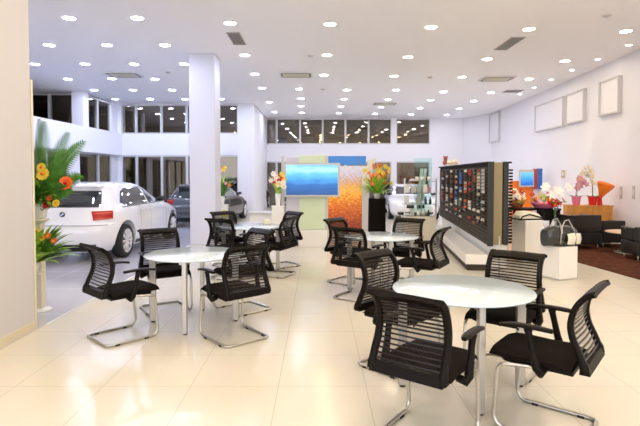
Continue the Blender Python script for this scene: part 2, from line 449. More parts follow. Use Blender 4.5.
def cassette(px, py, wpx, label):
    q = hz(px, py, ZC); wd = .42
    t = thing('ceiling_cassette', label, 'air vent', (q.x, q.y, ZC), 0, None)
    MB().prism([(-wd,-wd*.8),(wd,-wd*.8),(wd,wd*.8),(-wd,wd*.8)], -.035, 0).build('casing', 'white metal', t, bevel=.01)
    MB().box((-wd*.72,-wd*.55,-.045),(wd*.72,wd*.55,-.034)).build('grille', 'vent cream', t)
    for s in (-1, 1):
        MB().box((-wd*.8, s*wd*.66-.03, -.04), (wd*.8, s*wd*.66+.03, -.034)).build('louvre', 'vent grey', t)
        MB().box((s*wd*.86-.03, -wd*.6, -.04), (s*wd*.86+.03, wd*.6, -.034)).build('louvre', 'vent grey', t)
cassette(124, 74, 24, 'square air conditioning cassette in the lavender ceiling at left')
cassette(296, 74, 26, 'cream air conditioning cassette in the ceiling left of centre')
cassette(385, 103, 22, 'small-looking air conditioning cassette far back in the ceiling')
cassette(497, 78, 26, 'cream air conditioning cassette in the tan ceiling at right')
def slot(px, py, wx, wy, label):
    q = hz(px, py, ZC)
    t = thing('return_air_vent', label, 'air vent', (q.x, q.y, ZC))
    MB().box((-wx/2-.02, -wy/2-.02, -.01), (wx/2+.02, wy/2+.02, 0)).build('frame', 'switch grey', t)
    g = MB()
    for k in range(9):
        y = -wy/2 + wy*(k+.5)/9
        g.box((-wx/2, y-wy/26, -.018), (wx/2, y+wy/26, -.009))
    g.build('grille', 'vent grey', t)
slot(236.5, 38.5, .22, .85, 'dark narrow return air grille in the ceiling above the white column')
slot(509, 43.5, .24, .95, 'dark narrow return air grille in the tan ceiling at right')
slot(513, 91, .5, .4, 'small square air grille near the right wall')
sm = [(168.5,72,'by the first white column'),(310.5,55.5,'above the middle aisle'),(607,15,'near the right edge'),(430,77,'right of the ceiling centre'),(323,89,'far back over the television')]
for a, b, c in sm:
    q = hz(a, b, ZC); t = thing('smoke_detector', 'small round smoke detector on the ceiling ' + c, 'smoke detector', (q.x, q.y, ZC))
    MB().lathe([(.055,0),(.055,-.02),(.03,-.035),(.01,-.036)], 20).build('housing', 'switch grey', t)
    MB().lathe([(.08,0),(.08,-.008),(.05,-.009)], 20).build('mounting_plate', 'white metal', t)

# right wall: blank white box frames high up
def wallframe(p0, p1, zt0, zb0, label):
    a = onwall(p0, (zt0+zb0)/2); b = onwall(p1, (zt0+zb0)/2)
    zt = onwall(p0, zt0).z; zb = onwall(p0, zb0).z
    L = abs(a.y-b.y)/math.cos(WANG); mid_ = (a+b)/2
    t = thing('wall_frame', label, 'wall panel', (mid_.x, mid_.y, zb), -WANG)
    h = zt-zb
    MB().box((-.05, -L/2+.03, .03), (-.005, L/2-.03, h-.03)).build('panel', 'wall paint', t)
    f = MB().box((-.085,-L/2,0),(0,L/2,.035)).box((-.085,-L/2,h-.035),(0,L/2,h)).box((-.085,-L/2,.035),(0,-L/2+.035,h-.035)).box((-.085,L/2-.035,.035),(0,L/2,h-.035))
    f.build('frame', 'pillar paint', t)
wallframe(622, 602, 75, 112, 'blank white box frame high on the right wall, nearest the camera')
wallframe(586.5, 568.5, 88.3, 120.5, 'blank white box frame high on the right wall, second from the camera')
wallframe(565.5, 537, 96, 126, 'widest-looking blank white box frame on the right wall, third from the camera')
wallframe(500.5, 491, 111, 141, 'blank white box frame deep in the corner of the right wall')
def wallplate(px, py, hw, hh, m, name, label, cat):
    q = onwall(px, py)
    t = thing(name, label, cat, (q.x, q.y, q.z), -WANG)
    MB().box((-.015,-hw,-hh),(0,hw,hh)).build('plate', m, t, bevel=.003)
    MB().box((-.022,-hw*.4,-hh*.45),(-.014,hw*.4,hh*.45)).build('button', 'white metal', t)
wallplate(563.5, 174, .12, .11, 'plate cream', 'wall_thermostat', 'cream square control plate on the right wall above the tall vase', 'thermostat')
wallplate(621.3, 192.5, .045, .14, 'switch grey', 'light_switch', 'narrow grey switch plate on the right wall, left one of two', 'switch')
wallplate(634, 192.5, .045, .14, 'switch grey', 'light_switch', 'narrow grey switch plate on the right wall, right one of two', 'switch')

# ------------------------------------------------------------------ chairs
PROF = [(-.085,.425),(-.075,.47),(-.05,.53),(-.022,.59),(-.008,.65),(-.010,.70),(-.026,.755),(-.052,.80),(-.092,.836),(-.126,.848)]
BX = -.185
def backpt(s):
    """smooth point on the back profile, s 0..1"""
    n = len(PROF)-1; u = min(max(s*n, 0), n-1e-6); i = int(u); f = u-i
    P = [PROF[max(0,i-1)], PROF[i], PROF[i+1], PROF[min(n,i+2)]]
    def cr(k):
        a,b,c,d = [q[k] for q in P]
        return .5*((2*b)+(-a+c)*f+(2*a-5*b+4*c-d)*f*f+(-a+3*b-3*c+d)*f**3)
    return BX+cr(0), cr(1)
def make_chair():
    t = thing('meeting_chair', 'x', 'chair')
    # seat cushion
    rows = []; hw = .225
    sec = [(-.20,.445,.0),(-.12,.470,.01),(0,.470,.018),(.12,.474,.014),(.21,.470,.006),(.25,.452,.0),(.262,.425,0)]
    for x, z, d in sec:
        r = []
        for k in range(13):
            y = -1+2*k/12; yy = hw*y*(1-.10*max(0,(x-.1))/.16*y*y)
            edge = (abs(y)**6)*.03
            r.append((x, yy, z - edge - d*(1-y*y)))
        rows.append(r)
    g = MB(); g.grid(rows)
    low = [[(x*.97, y*.97, .415) for x, y, z in r] for r in rows]
    g.grid([list(reversed(r)) for r in low])
    for ra, rb in ((rows, low),):
        g.grid([[r[0] for r in ra], [r[0] for r in rb]]); g.grid([[r[-1] for r in rb], [r[-1] for r in ra]])
        g.grid([rb[0], ra[0]]); g.grid([ra[-1], rb[-1]])
    g.build('seat', 'black fabric', t)
    MB().prism([(-.21,-.20),(.17,-.19),(.20,-.15),(.20,.15),(.17,.19),(-.21,.20)], .385, .418).build('seat_shell', 'black plastic', t, bevel=.01)
    # back frame: two S-shaped uprights, flared top lip, bottom rail
    g = MB(); N = 22
    def upright(sg):
        rows = []
        for i in range(N+1):
            s = i/N; x, z = backpt(s); hwid = .212 - .016*s
            yc = sg*hwid; wy = .017; dx = .015 if s > .12 else .022
            x2, z2 = backpt(min(1, s+.02)); x1, z1 = backpt(max(0, s-.02)); tx, tz = x2-x1, z2-z1; l = math.hypot(tx, tz); nx, nz = tz/l, -tx/l
            rows.append([(x+nx*dx, yc-wy, z+nz*dx),(x+nx*dx, yc+wy, z+nz*dx),(x-nx*dx, yc+wy, z-nz*dx),(x-nx*dx, yc-wy, z-nz*dx),(x+nx*dx, yc-wy, z+nz*dx)])
        return rows
    for sg in (-1, 1):
        rr = upright(sg); g.grid(rr); g.add(rr[0][:4], [(0,1,2,3)]); g.add(rr[-1][:4], [(3,2,1,0)])
    # top lip
    rows = []
    for s in (.80, .86, .92, .97, 1.0):
        x, z = backpt(s); rows.append([(x+.002, (-.215+.43*k/10)*(1+.06*max(0, s-.9)*10), z+.006*(1-((k-5)/5)**2)) for k in range(11)])
    up = [[(x+.006, y, z+.010) for x, y, z in r] for r in rows]; dn = [[(x-.006, y, z-.012) for x, y, z in r] for r in rows]
    g.grid(up); g.grid([list(reversed(r)) for r in dn]); g.grid([dn[0], up[0]]); g.grid([up[-1], dn[-1]])
    # bottom rail
    rows = []
    x0, z0 = backpt(0); x1, z1 = backpt(.11)
    a = [(x0-.024, z0-.01), (x1-.020, z1), (x1+.016, z1), (x0+.03, z0-.01)]
    g.grid([[(p[0], -.217, p[1]) for p in a+a[:1]], [(p[0], .217, p[1]) for p in a+a[:1]]], smooth=False)
    g.build('back_frame', 'black plastic', t)
    # lattice of slats
    g = MB(); n = 15
    for i in range(n):
        s = .14 + .66*i/(n-1); x, z = backpt(s); x2, z2 = backpt(s+.018); tx, tz = x2-x, z2-z; l = math.hypot(tx, tz); tx, tz = tx/l*.0048, tz/l*.0048
        nx, nz = tz, -tx
        q = [(x-tx+nx*.5, z-tz+nz*.5),(x+tx+nx*.5, z+tz+nz*.5),(x+tx-nx*.5, z+tz-nz*.5),(x-tx-nx*.5, z-tz-nz*.5)]
        g.grid([[(a[0]-.006, -.195, a[1]) for a in q+q[:1]], [(a[0]-.012, 0, a[1]) for a in q+q[:1]], [(a[0]-.006, .195, a[1]) for a in q+q[:1]]], smooth=False)
    g.build('back_slats', 'slat plastic', t)
    g = MB(); rows = []
    for i in range(15):
        s = .1+.74*i/14; x, z = backpt(s); rows.append([(x+.004, -.195, z),(x-.002, 0, z),(x+.004, .195, z)])
    g.grid(rows).build('back_mesh', 'back mesh', t)
    # arms
    for sg in (-1, 1):
        y = sg*.258
        g = MB()
        pts = [(-.06, sg*.20, .40), (-.05, y*.97, .385), (-.035, y, .41), (-.02, y, .46), (.0, y, .55), (.012, y, .60), (.015, y, .622)]
        g.tube(pts, [.022,.026,.026,.022,.019,.02,.026], 10, sy=1.0)
        arm = g.build('armrest', 'black plastic', t)
        rows = []
        for k in range(13):
            u = -1+2*k/12; x = .03+.145*u; wd = .030*(1-abs(u)**5*.5); zz = .632 + .006*(1-u*u) - .012*max(0, u)**2
            rows.append([(x, y-wd, zz),(x, y-wd*.6, zz+.008),(x, y+wd*.6, zz+.008),(x, y+wd, zz),(x, y+wd*.7, zz-.012),(x, y-wd*.7, zz-.012),(x, y-wd, zz)])
        g = MB(); g.grid(rows); g.add(rows[0][:6], [tuple(range(6))]); g.add(rows[-1][:6], [tuple(reversed(range(6)))])
        g.build('arm_pad', 'black plastic', arm)
    # sled base
    r = .0125; bw = .225
    def arc(c, a0, a1, rad, pl, n=5):
        out = []
        for k in range(n+1):
            a = R(a0+(a1-a0)*k/n); u, v = rad*math.cos(a), rad*math.sin(a)
            out.append((c[0]+u, c[1], c[2]+v) if pl == 'xz' else (c[0]+u, c[1]+v, c[2]))
        return out
    L = []
    for sg in (1, -1):
        y = sg*bw
        side = [(-.10, y*.8, .395), (.06, y*.9, .39)] + arc((.14, y, .33), 80, 5, .055, 'xz') + [(.205, y, .20)] + arc((.155, y, .013+.06), 0, -90, .06, 'xz') + [(0, y, r)]
        cor = [(-.23+.0, y, r)] if False else arc((-.21, y-sg*.05, r), sg*90, sg*180, .05, 'xy')
        side = side + cor
        L.append(side)
    path = L[0] + list(reversed(L[1]))
    MB().tube(path, r, 10).build('sled_base', 'chrome', t)
    for x in (-.17, .10):
        for sg in (-1, 1):
            MB().box((x-.02, sg*bw-.016, 0), (x+.02, sg*bw+.016, .014)).build('glide', 'black trim', t)
    return t
chair0 = make_chair(); used = [False]
def put_chair(x, y, deg, label, group):
    o = chair0 if not used[0] else copy_tree(chair0)
    used[0] = True
    o.location = (x, y, 0); o.rotation_euler = (0, 0, R(deg)); o['label'] = label; o['group'] = group; o.scale = (1.03, 1.02, 1.05)
    return o
# ------------------------------------------------------------------ round tables
TR = .50
def make_table():
    t = thing('round_table', 'x', 'table')
    MB().lathe([(.01,.707),(TR-.006,.707),(TR,.711),(TR,.716),(TR-.006,.72),(.01,.72)], 72).build('tabletop', 'table glass', t)
    g = MB()
    for a in (0, 90):
        g.box((-.43,-.022,.668),(.43,.022,.706), Matrix.Rotation(R(a), 4, 'Z'))
    g.build('cross_frame', 'leg metal', t)
    for a in (0, 90, 180, 270):
        mt = Matrix.Rotation(R(a), 4, 'Z')
        lg = MB().box((.40,-.022,.012),(.462,.022,.706), mt).build('leg', 'leg metal', t, bevel=.006)
        MB().lathe([(.02,0),(.02,.012),(.01,.013)], 12, (.431,0,0), mt).build('foot', 'black trim', lg)
    return t
T = []
tabs = [((462,288.3), 0, 'round glass-topped table nearest the camera at right'),
        ((194,253.3), 2, 'round glass-topped table at left beside the white car'),
        ((381,235.8), 8, 'round glass-topped table before the orange picture panel'),
        ((251,225.8), 10, 'round glass-topped table farthest back, left of the television')]
table0 = make_table()
for i, (p, rz, lab) in enumerate(tabs):
    o = table0 if i == 0 else copy_tree(table0)
    q = hz(p[0], p[1], .72); o.location = (q.x, q.y, 0); o.rotation_euler = (0, 0, R(rz)); o['label'] = lab; o['group'] = 'round tables'
    T.append(q)
def rel(i, dx, dy): return T[i].x+dx, T[i].y+dy
G1, G2, G3, G4 = 'chairs around the nearest table', 'chairs around the left table', 'chairs around the middle table', 'chairs around the rear table'
put_chair(*rel(0, -.40, -.69), 53, 'black mesh-back chair in the foreground, back to the camera, before the nearest table', G1)
put_chair(*rel(0, .35, -.54), 141, 'black mesh-back chair at the lower right corner, seen from its side', G1)
put_chair(*rel(0, .42, .31), 230, 'black mesh-back chair facing the camera behind the nearest table', G1)
put_chair(*rel(0, -.38, .38), -46, 'black mesh-back chair behind the foreground chair, between the nearest and middle tables', G1)
put_chair(*rel(1, -.56, -.46), 46, 'black mesh-back chair farthest left, standing before the white car bumper', G2)
put_chair(*rel(1, -.44, .46), -57, 'black mesh-back chair facing the camera by the white car wheel', G2)
put_chair(*rel(1, .49, -.48), 130, 'black mesh-back chair in front of the left table, back turned to the camera', G2)
put_chair(*rel(1, .42, .46), 222, 'black mesh-back chair right of the left table, half hidden by the one before it', G2)
put_chair(*rel(2, -.33, -.42), 55, 'black mesh-back chair with its back to us at the left front of the middle table', G3)
put_chair(*rel(2, -.38, .45), -38, 'black mesh-back chair at the left rear of the middle table, by the photo backdrop', G3)
put_chair(*rel(2, .34, .36), 238, 'black mesh-back chair facing the camera beyond the middle table', G3)
put_chair(*rel(2, .42, -.54), 150, 'black mesh-back chair right of the middle table, turned towards it by the merchandise wall', G3)
put_chair(*rel(3, -.24, -.50), 62, 'black mesh-back chair with its back to us left of the rear table', G4)
put_chair(*rel(3, -.40, .42), -52, 'black mesh-back chair left behind the rear table under the white column', G4)
put_chair(*rel(3, .40, -.32), 158, 'black mesh-back chair at the right of the rear table, nearer one', G4)
put_chair(*rel(3, .44, .42), 218, 'black mesh-back chair at the right of the rear table, farther one', G4)
# small yellow box on rear table
q = hz(267, 223.5, .72)
t = thing('tissue_box', 'small yellowish box standing on the rear round table', 'box', (q.x, q.y-.03, .72), .3)
MB().box((-.06,-.04,0),(.06,.04,.06)).build('carton', 'cream gloss', t, bevel=.004)
MB().prism([(-.03,-.012),(.03,-.012),(.02,.012),(-.02,.012)], .06, .085).build('tissue', 'white gloss', t)

# ------------------------------------------------------------------ cars
def lerp(tab, z):
    if z <= tab[0][0]: return tab[0][1]
    for (a, va), (b, vb_) in zip(tab, tab[1:]):
        if z <= b:
            u = (z-a)/(b-a); return va+(vb_-va)*u
    return tab[-1][1]
Wz = [(.18,.80),(.30,.86),(.45,.875),(.60,.882),(.75,.875),(.86,.862),(.93,.835),(.98,.795),(1.1,.74),(1.22,.68),(1.32,.62),(1.365,.56),(1.39,.44),(1.405,.20)]
XR = [(.18,.14),(.28,.05),(.40,.01),(.55,.0),(.66,.03),(.72,.09),(.85,.13),(.93,.16),(1.0,.20),(1.1,.29),(1.22,.40),(1.30,.42),(1.35,.40),(1.375,.48),(1.39,.75),(1.405,1.1)]
XF = [(.18,4.20),(.30,4.30),(.45,4.32),(.60,4.28),(.70,4.18),(.78,4.0),(.85,3.72),(.91,3.35),(.96,3.10),(1.0,3.0),(1.1,2.80),(1.22,2.55),(1.32,2.30),(1.365,2.12),(1.39,1.9),(1.405,1.65)]
Nz = [(.18,5),(.5,5.5),(.9,5.0),(1.0,4.6),(1.3,4.2),(1.4,3)]
def cpar(z):
    xr, xf = lerp(XR, z), lerp(XF, z); return (xr+xf)/2, (xf-xr)/2, lerp(Wz, z), lerp(Nz, z)
def cside(x, z, off=.006, sg=-1):
    xm, a, W_, n = cpar(z); u = min(.995, abs((x-xm)/a)); return (x, sg*(W_*(1-u**n)**(1/n)+off), z)
def crear(y, z, off=.006):
    xm, a, W_, n = cpar(z); u = min(.998, abs(y/W_)); return (xm - a*(1-u**n)**(1/n) - off, y, z)
def cfront(y, z, off=.006):
    xm, a, W_, n = cpar(z); u = min(.998, abs(y/W_)); return (xm + a*(1-u**n)**(1/n) + off, y, z)
def cth(th, z, off=.006):
    xm, a, W_, n = cpar(z); c, s = math.cos(th), math.sin(th)
    return (xm - (a+off)*abs(c)**(2/n)*(1 if c > 0 else -1), (W_+off)*abs(s)**(2/n)*(1 if s > 0 else -1), z)
def quadpatch(mb, fn, c00, c10, c11, c01, nu=14, nv=8):
    rows = []
    for j in range(nv+1):
        v = j/nv; row = []
        for i in range(nu+1):
            u = i/nu
            p = [c00[k]*(1-u)*(1-v)+c10[k]*u*(1-v)+c11[k]*u*v+c01[k]*(1-u)*v for k in (0, 1)]
            row.append(fn(*p))
        rows.append(row)
    mb.grid(rows)
def make_car(name, label, paint, loc, rz, group=None, sz=1.0):
    t = thing(name, label, 'car', loc, rz, group)
    zs = sorted(set([.18,.22,.26,.30,.35,.40,.45,.5,.55,.60,.63,.66,.69,.72,.75,.80,.85,.88,.91,.93,.96,.98,1.0,1.05,1.1,1.16,1.22,1.27,1.30,1.32,1.35,1.365,1.375,1.39,1.405]))
    NT = 96; vs = []; fs = []
    ths = []
    for k in range(NT):
        a = 2*math.pi*k/NT; ths.append(a)
    for z in zs:
        for a in ths:
            # even out the spacing round the corners
            vs.append(cth(a, z, 0))
    for i in range(len(zs)-1):
        for k in range(NT):
            j = (k+1) % NT; fs.append((i*NT+k, i*NT+j, (i+1)*NT+j, (i+1)*NT+k))
    fs.append(tuple(reversed(range(NT)))); fs.append(tuple(range((len(zs)-1)*NT, len(zs)*NT)))
    b = MB().add(vs, fs, True).build('body', paint, t)
    cut = MB()
    wheels = ((.80, .31), (3.49, .31))
    cm = []
    for wx, wz in wheels:
        mt = Matrix.Translation((wx, 0, wz)) @ Matrix.Rotation(R(90), 4, 'X')
        for sg in (-1, 1):
            m2 = Matrix.Translation((0, sg*.86, 0)) @ mt
            cut.lathe([(.385,-.26),(.385,.26)], 40, mtx=m2)
    co = cut.build('cutter', 'black trim'); 
    md = b.modifiers.new('bo', 'BOOLEAN'); md.object = co; md.operation = 'DIFFERENCE'; md.solver = 'EXACT'
    co.parent = t
    bpy.context.view_layer.update()
    dg = bpy.context.evaluated_depsgraph_get()
    me = bpy.data.meshes.new_from_object(b.evaluated_get(dg)); b.modifiers.clear(); b.data = me
    bpy.data.objects.remove(co)
    for p in me.polygons: p.use_smooth = True
    try: me.set_sharp_from_angle(angle=R(50))
    except Exception: pass
    # side windows
    for sg in (-1, 1):
        f = lambda x, z: cside(x, z, .005, sg)
        g = MB(); quadpatch(g, f, (.92,.955),(1.95,.955),(1.93,1.30),(1.12,1.28)); quadpatch(g, f, (.72,1.03),(.92,.955),(1.12,1.28),(.92,1.22), 5, 8)
        g.build('rear_window', 'car glass', t)
        g = MB(); quadpatch(g, f, (2.02,.955),(2.82,.955),(2.40,1.20),(2.00,1.305)); g.build('front_window', 'car glass', t)
        g = MB(); quadpatch(g, f, (.70,.935),(2.9,.935),(2.9,.950),(.70,.950), 20, 1); g.build('window_trim', 'black trim', t)
        g = MB(); quadpatch(g, f, (1.25,.20),(3.05,.20),(3.05,.27),(1.25,.27), 20, 2); g.build('sill', 'black trim', t)
        g = MB()
        for xd in (1.42, 1.985, 2.95): quadpatch(g, f, (xd,.32),(xd+.008,.32),(xd+.008,.93),(xd,.93), 1, 12)
        g.build('door_gap', 'black trim', t)
        for xh in (1.50, 2.55 - .35):
            x_, y_, z_ = cside(xh, .83, .02, sg)
            MB().box((x_, y_-.012, .82), (x_+.18, y_+.012, .85)).build('door_handle', paint, t, bevel=.006)
        x_, y_, z_ = cside(2.85, .97, .06, sg)
        mr = MB(); mr.tube([(x_-.04, y_-sg*.09, .97), (x_, y_+sg*.02, 1.0), (x_, y_+sg*.10, 1.01)], [.03,.06,.05], 10, sy=1.0); mr.build('wing_mirror', 'black trim' if paint == 'car white' else paint, t)
    # hatch glass, lights, trim
    g = MB(); quadpatch(g, lambda y, z: crear(y, z, .006), (-.62,.965),(.62,.965),(.52,1.25),(-.52,1.25), 18, 8); g.build('rear_glass', 'car glass', t)
    g = MB(); quadpatch(g, lambda y, z: cfront(y, z, .006), (-.62,1.0),(.62,1.0),(.48,1.30),(-.48,1.30), 18, 8); g.build('windscreen', 'car glass', t)
    g = MB().prism([(.33,-.52),(.62,-.54),(.62,.54),(.33,.52)], 1.315, 1.345); g.build('spoiler', paint, t, bevel=.012)
    g = MB().tube([(.20,.12,.985),(.17,-.05,1.03),(.21,-.42,1.05)], [.014,.012,.006], 8); g.build('rear_wiper', 'black trim', t)
    for sg in (-1, 1):
        def fy(y, z, sg=sg):
            n = lerp(Nz, z); W_ = lerp(Wz, z)
            return None
        g = MB(); rg = MB()
        n = lerp(Nz, .8)
        th0 = math.asin(min(1, (.53/.87)**(n/2))); th1 = R(47)
        quadpatch(g, lambda a, z: cth(sg*a, z, .012), (th0,.74),(th1,.76),(th1+R(2),.90),(th0-R(2),.90), 18, 8); g.build('tail_light', 'tail red', t)
        quadpatch(rg, lambda a, z: cth(sg*a, z, .016), (th0+R(2),.755),(th1-R(3),.765),(th1-R(3),.785),(th0+R(2),.775), 12, 2)
        quadpatch(rg, lambda a, z: cth(sg*a, z, .016), (th0+R(1),.85),(th1-R(2),.86),(th1-R(2),.88),(th0,.87), 12, 2)
        rg.build('reflector', 'tail bright', t)
        hd = MB(); quadpatch(hd, lambda a, z: cth(sg*a, z, .01), (R(136),.62),(R(163),.58),(R(160),.70),(R(134),.74), 16, 6); hd.build('headlight', 'silver', t)
    for sg in (-1, 1):
        g = MB(); quadpatch(g, lambda y, z, sg=sg: cfront(sg*y, z, .010), (.04,.48),(.30,.50),(.28,.64),(.05,.66), 8, 6); g.build('grille', 'black trim', t)
    g = MB(); quadpatch(g, lambda y, z: cfront(y, z, .008), (-.55,.22),(.55,.22),(.60,.34),(-.60,.34)); g.build('air_intake', 'black trim', t)
    g = MB(); quadpatch(g, lambda y, z: crear(y, z, .008), (-.58,.20),(.58,.20),(.60,.33),(-.60,.33), 18, 3); g.build('bumper_insert', 'black trim', t)
    g = MB(); quadpatch(g, lambda y, z: crear(y, z, .008), (-.80,.655),(.80,.655),(.80,.663),(-.80,.663), 24, 1); g.build('hatch_gap', 'black trim', t)
    # round badge
    bx_, by_, bz_ = crear(0, .845, .0)
    mt = Matrix.Translation((bx_-.004, 0, .845)) @ Matrix.Rotation(R(-90), 4, 'Y')
    bd = MB().lathe([(.001,0),(.046,0),(.046,.010),(.001,.010)], 28, mtx=mt).build('badge', 'black trim', t)
    for q, mm in ((0,'badge blue'),(1,'white gloss'),(2,'badge blue'),(3,'white gloss')):
        pts = [(0,0)]+[(.031*math.cos(R(90*q+a)), .031*math.sin(R(90*q+a))) for a in range(0, 91, 15)]
        MB().prism(pts, .0101, .0115, mt).build('badge_quarter', mm, bd)
    # wheels
    for wx, wz in wheels:
        for sg in (-1, 1):
            mt = Matrix.Translation((wx, sg*.80, wz)) @ Matrix.Rotation(R(90*sg), 4, 'X')
            # local z points outwards from the car for either side
            mt = Matrix.Translation((wx, sg*.765, wz)) @ Matrix.Rotation(R(-90*sg), 4, 'X')
            wh = MB().lathe([(.21,-.09),(.295,-.095),(.312,-.07),(.312,.07),(.295,.095),(.225,.10),(.21,.06)], 40, mtx=mt).build('wheel', 'tyre', t)
            g = MB().lathe([(.20,.0),(.222,.03),(.222,.098),(.212,.098),(.205,.05),(.2,.03)], 40, mtx=mt)
            for k in range(10):
                a = 2*math.pi*k/10; c, s = math.cos(a), math.sin(a)
                g.tube([(.03*c,.03*s,.075),(.12*c,.12*s,.085),(.212*c,.212*s,.088)], [.026,.018,.026], 6, mtx=mt)
            g.lathe([(.05,.06),(.05,.09),(.03,.10),(.001,.10)], 20, mtx=mt)
            g.build('rim', 'rim', wh)
            MB().lathe([(.001,.0),(.205,.0),(.205,.01),(.001,.01)], 24, mtx=mt).build('brake_disc', 'vent grey', wh)
    t.scale = (1, 1, sz)
    return t
# parked cars; sills and bumper inserts are the dark lower parts
wc = hz(124, 257.5, 0)
make_car('hatchback_car', 'white five-door hatchback with red tail lights, rear towards the camera', 'car white', (wc.x - .80*0 - .88+.04, wc.y-.80+.10, 0), R(88.5))
make_car('dark_saloon_car', 'dark grey car parked beyond the white hatchback by the rear glazing', 'car dark', (xat(189, 200, 14.2), 14.2, 0), R(86), sz=.9)
make_car('white_estate_car', 'white car parked at the back right behind the round tables', 'car white', (xat(409, 210, 17.0)+.5, 20.8, 0), R(-95), sz=.84)
make_car('parked_car', 'black car seen through the narrow glass opening right of the column', 'car dark', (xat(227, 200, 20.5), 20.2, 0), R(80), sz=.95)

# ------------------------------------------------------------------ plants
def frond(g, base, dirv, length, w, n=22, droop=.5, roll=0):
    d = Vector(dirv).normalized(); p = Vector(base); side = d.cross(Vector((0,1,0)))
    side.normalize(); side = Matrix.Rotation(roll, 3, d) @ side; pts = [p.copy()]; st = length/n
    for i in range(n):
        d = (d + Vector((0,0,-droop*.1*(i/n)))).normalized(); p = p + d*st; pts.append(p.copy())
    g.tube(pts, [.006*(1-i/(n+2)) for i in range(n+1)], 5)
    for i in range(2, n+1):
        q = pts[i]; dd = (pts[i]-pts[i-1]).normalized(); u = i/n; L = w*math.sin(math.pi*min(1, .15+u*.82))**.6
        nrm = side.cross(dd).normalized()
        for sg in (-1, 1):
            tip = q + side*sg*L*.75 + dd*L*.8 + nrm*L*.25
            wd = dd*.011
            g.add([q-wd, (q+tip)/2-wd*.9, tip, (q+tip)/2+wd*.9, q+wd], [(0,1,2,3,4)])
def blade(g, base, dirv, length, w, droop=1.0, n=7):
    d = Vector(dirv).normalized(); p = Vector(base); side = d.cross(Vector((0,0,1)))
    if side.length < .05: side = Vector((1,0,0))
    side.normalize(); rows = []
    for i in range(n+1):
        u = i/n; ww = w*math.sin(math.pi*(.08+.9*u))**.8
        nr = side.cross(d).normalized()
        rows.append([tuple(p-side*ww), tuple(p-nr*ww*.3), tuple(p+side*ww)])
        d = (d+Vector((0,0,-droop*.25*u))).normalized(); p = p+d*length/n
    g.grid(rows)
def bloom(name, parent, c, r, m, centre='petal yellow', face=(0,-1,.3), petals=8, lay=2):
    f = Vector(face).normalized(); a = f.cross(Vector((0,0,1))).normalized(); b = a.cross(f); g = MB(); c = Vector(c)
    for l in range(lay):
        rr = r*(1-.32*l)
        for k in range(petals):
            an = 2*math.pi*(k+.5*l)/petals; d = a*math.cos(an)+b*math.sin(an); s = a*-math.sin(an)+b*math.cos(an)
            lift = f*(.15+.3*l)
            g.grid([[tuple(c), tuple(c), tuple(c)],
                    [tuple(c+d*rr*.45-s*rr*.30+lift*rr*.5), tuple(c+d*rr*.5+lift*rr*.3), tuple(c+d*rr*.45+s*rr*.30+lift*rr*.5)],
                    [tuple(c+d*rr*.9-s*rr*.20+lift*rr*.7), tuple(c+d*rr+lift*rr*.6), tuple(c+d*rr*.9+s*rr*.20+lift*rr*.7)]])
    o = g.build(name, m, parent)
    MB().ball(tuple(c+f*r*.2), r*.25, 7).build('flower_centre', centre, o)
    return o

# two-tier flower stand behind the left pillar
sx, sy = at(39, 260, 5.65).x, 5.65
fs_ = thing('flower_stand', 'white two-tier flower stand half hidden behind the left pillar', 'stand', (sx, sy, 0))
MB().box((-.05,-.05,.03),(.05,.05,.99)).build('column', 'cream gloss', fs_, bevel=.006)
MB().lathe([(.13,0),(.13,.012),(.08,.03),(.02,.032)], 28).build('foot', 'white metal', fs_)
MB().lathe([(.06,.99),(.115,1.03),(.115,1.045),(.10,1.05)], 24).build('upper_tray', 'cream gloss', fs_)
MB().box((-.04,-.19,.44),(.10,-.052,.46)).build('lower_tray', 'cream gloss', fs_)
up = thing('palm_arrangement', 'tall arrangement of palm fronds with yellow and orange flowers beside the left pillar', 'flower arrangement', (sx, sy, 1.05))
MB().lathe([(.07,0),(.09,.02),(.10,.16),(.095,.17)], 24).build('pot', 'white gloss', up)
random.seed(3)
for dx, dy, dz, L in ((.02,0,1,.98),(.12,-.1,1,.96),(.36,-.1,1,.92),(.46,0,.9,.90),(.75,-.1,.8,.62),(.62,-.2,.5,.5),(-.2,-.1,1,.95),(-.5,0,.9,.8),(.30,.3,1,.85),(.0,-.35,.9,.7),(.55,-.35,.55,.55),(.1,.4,.9,.8)):
    g = MB(); frond(g, (dx*.03, dy*.03, .12), (dx, dy, dz), L, .15, 30, .45, random.uniform(-.6,.6)); g.build('palm_frond', 'leaf deep', up)
for k in range(90):
    a = random.uniform(-1.8, 1.8); g = MB(); blade(g, (0,0,.14), (math.cos(a)*.8, math.sin(a)*.6-.2, random.uniform(.2,1.4)), random.uniform(.3,.52), .024, 1.0)
    g.build('leaf', 'leaf light' if k % 3 == 0 else 'leaf deep', up)
for dx, dy, dz, m, r in ((.15,-.16,.50,'petal yellow',.075),(.13,-.15,.57,'petal yellow',.055),(.38,-.12,.40,'petal orange',.08),(.40,-.10,.33,'petal yellow',.045),(.20,-.2,.16,'petal red',.04),(.30,-.18,.18,'petal yellow',.045),(.24,-.2,.24,'petal orange',.035),(-.05,-.2,.45,'petal orange',.07)):
    MB().tube([(0,0,.14),(dx*.5,dy*.5,dz*.6),(dx,dy+.03,dz)], .005, 5).build('flower_stem', 'stem', up)
    bloom('flower', up, (dx, dy, dz), r, m, 'petal orange' if m == 'petal yellow' else 'petal red', petals=11, lay=3)
lo = thing('lily_arrangement', 'lower bouquet of bright green leaves with small yellow flowers beside the left pillar', 'flower arrangement', (sx+.02, sy-.125, .46))
MB().lathe([(.03,0),(.035,.01),(.055,.12),(.05,.13)], 20).build('pot', 'white gloss', lo)
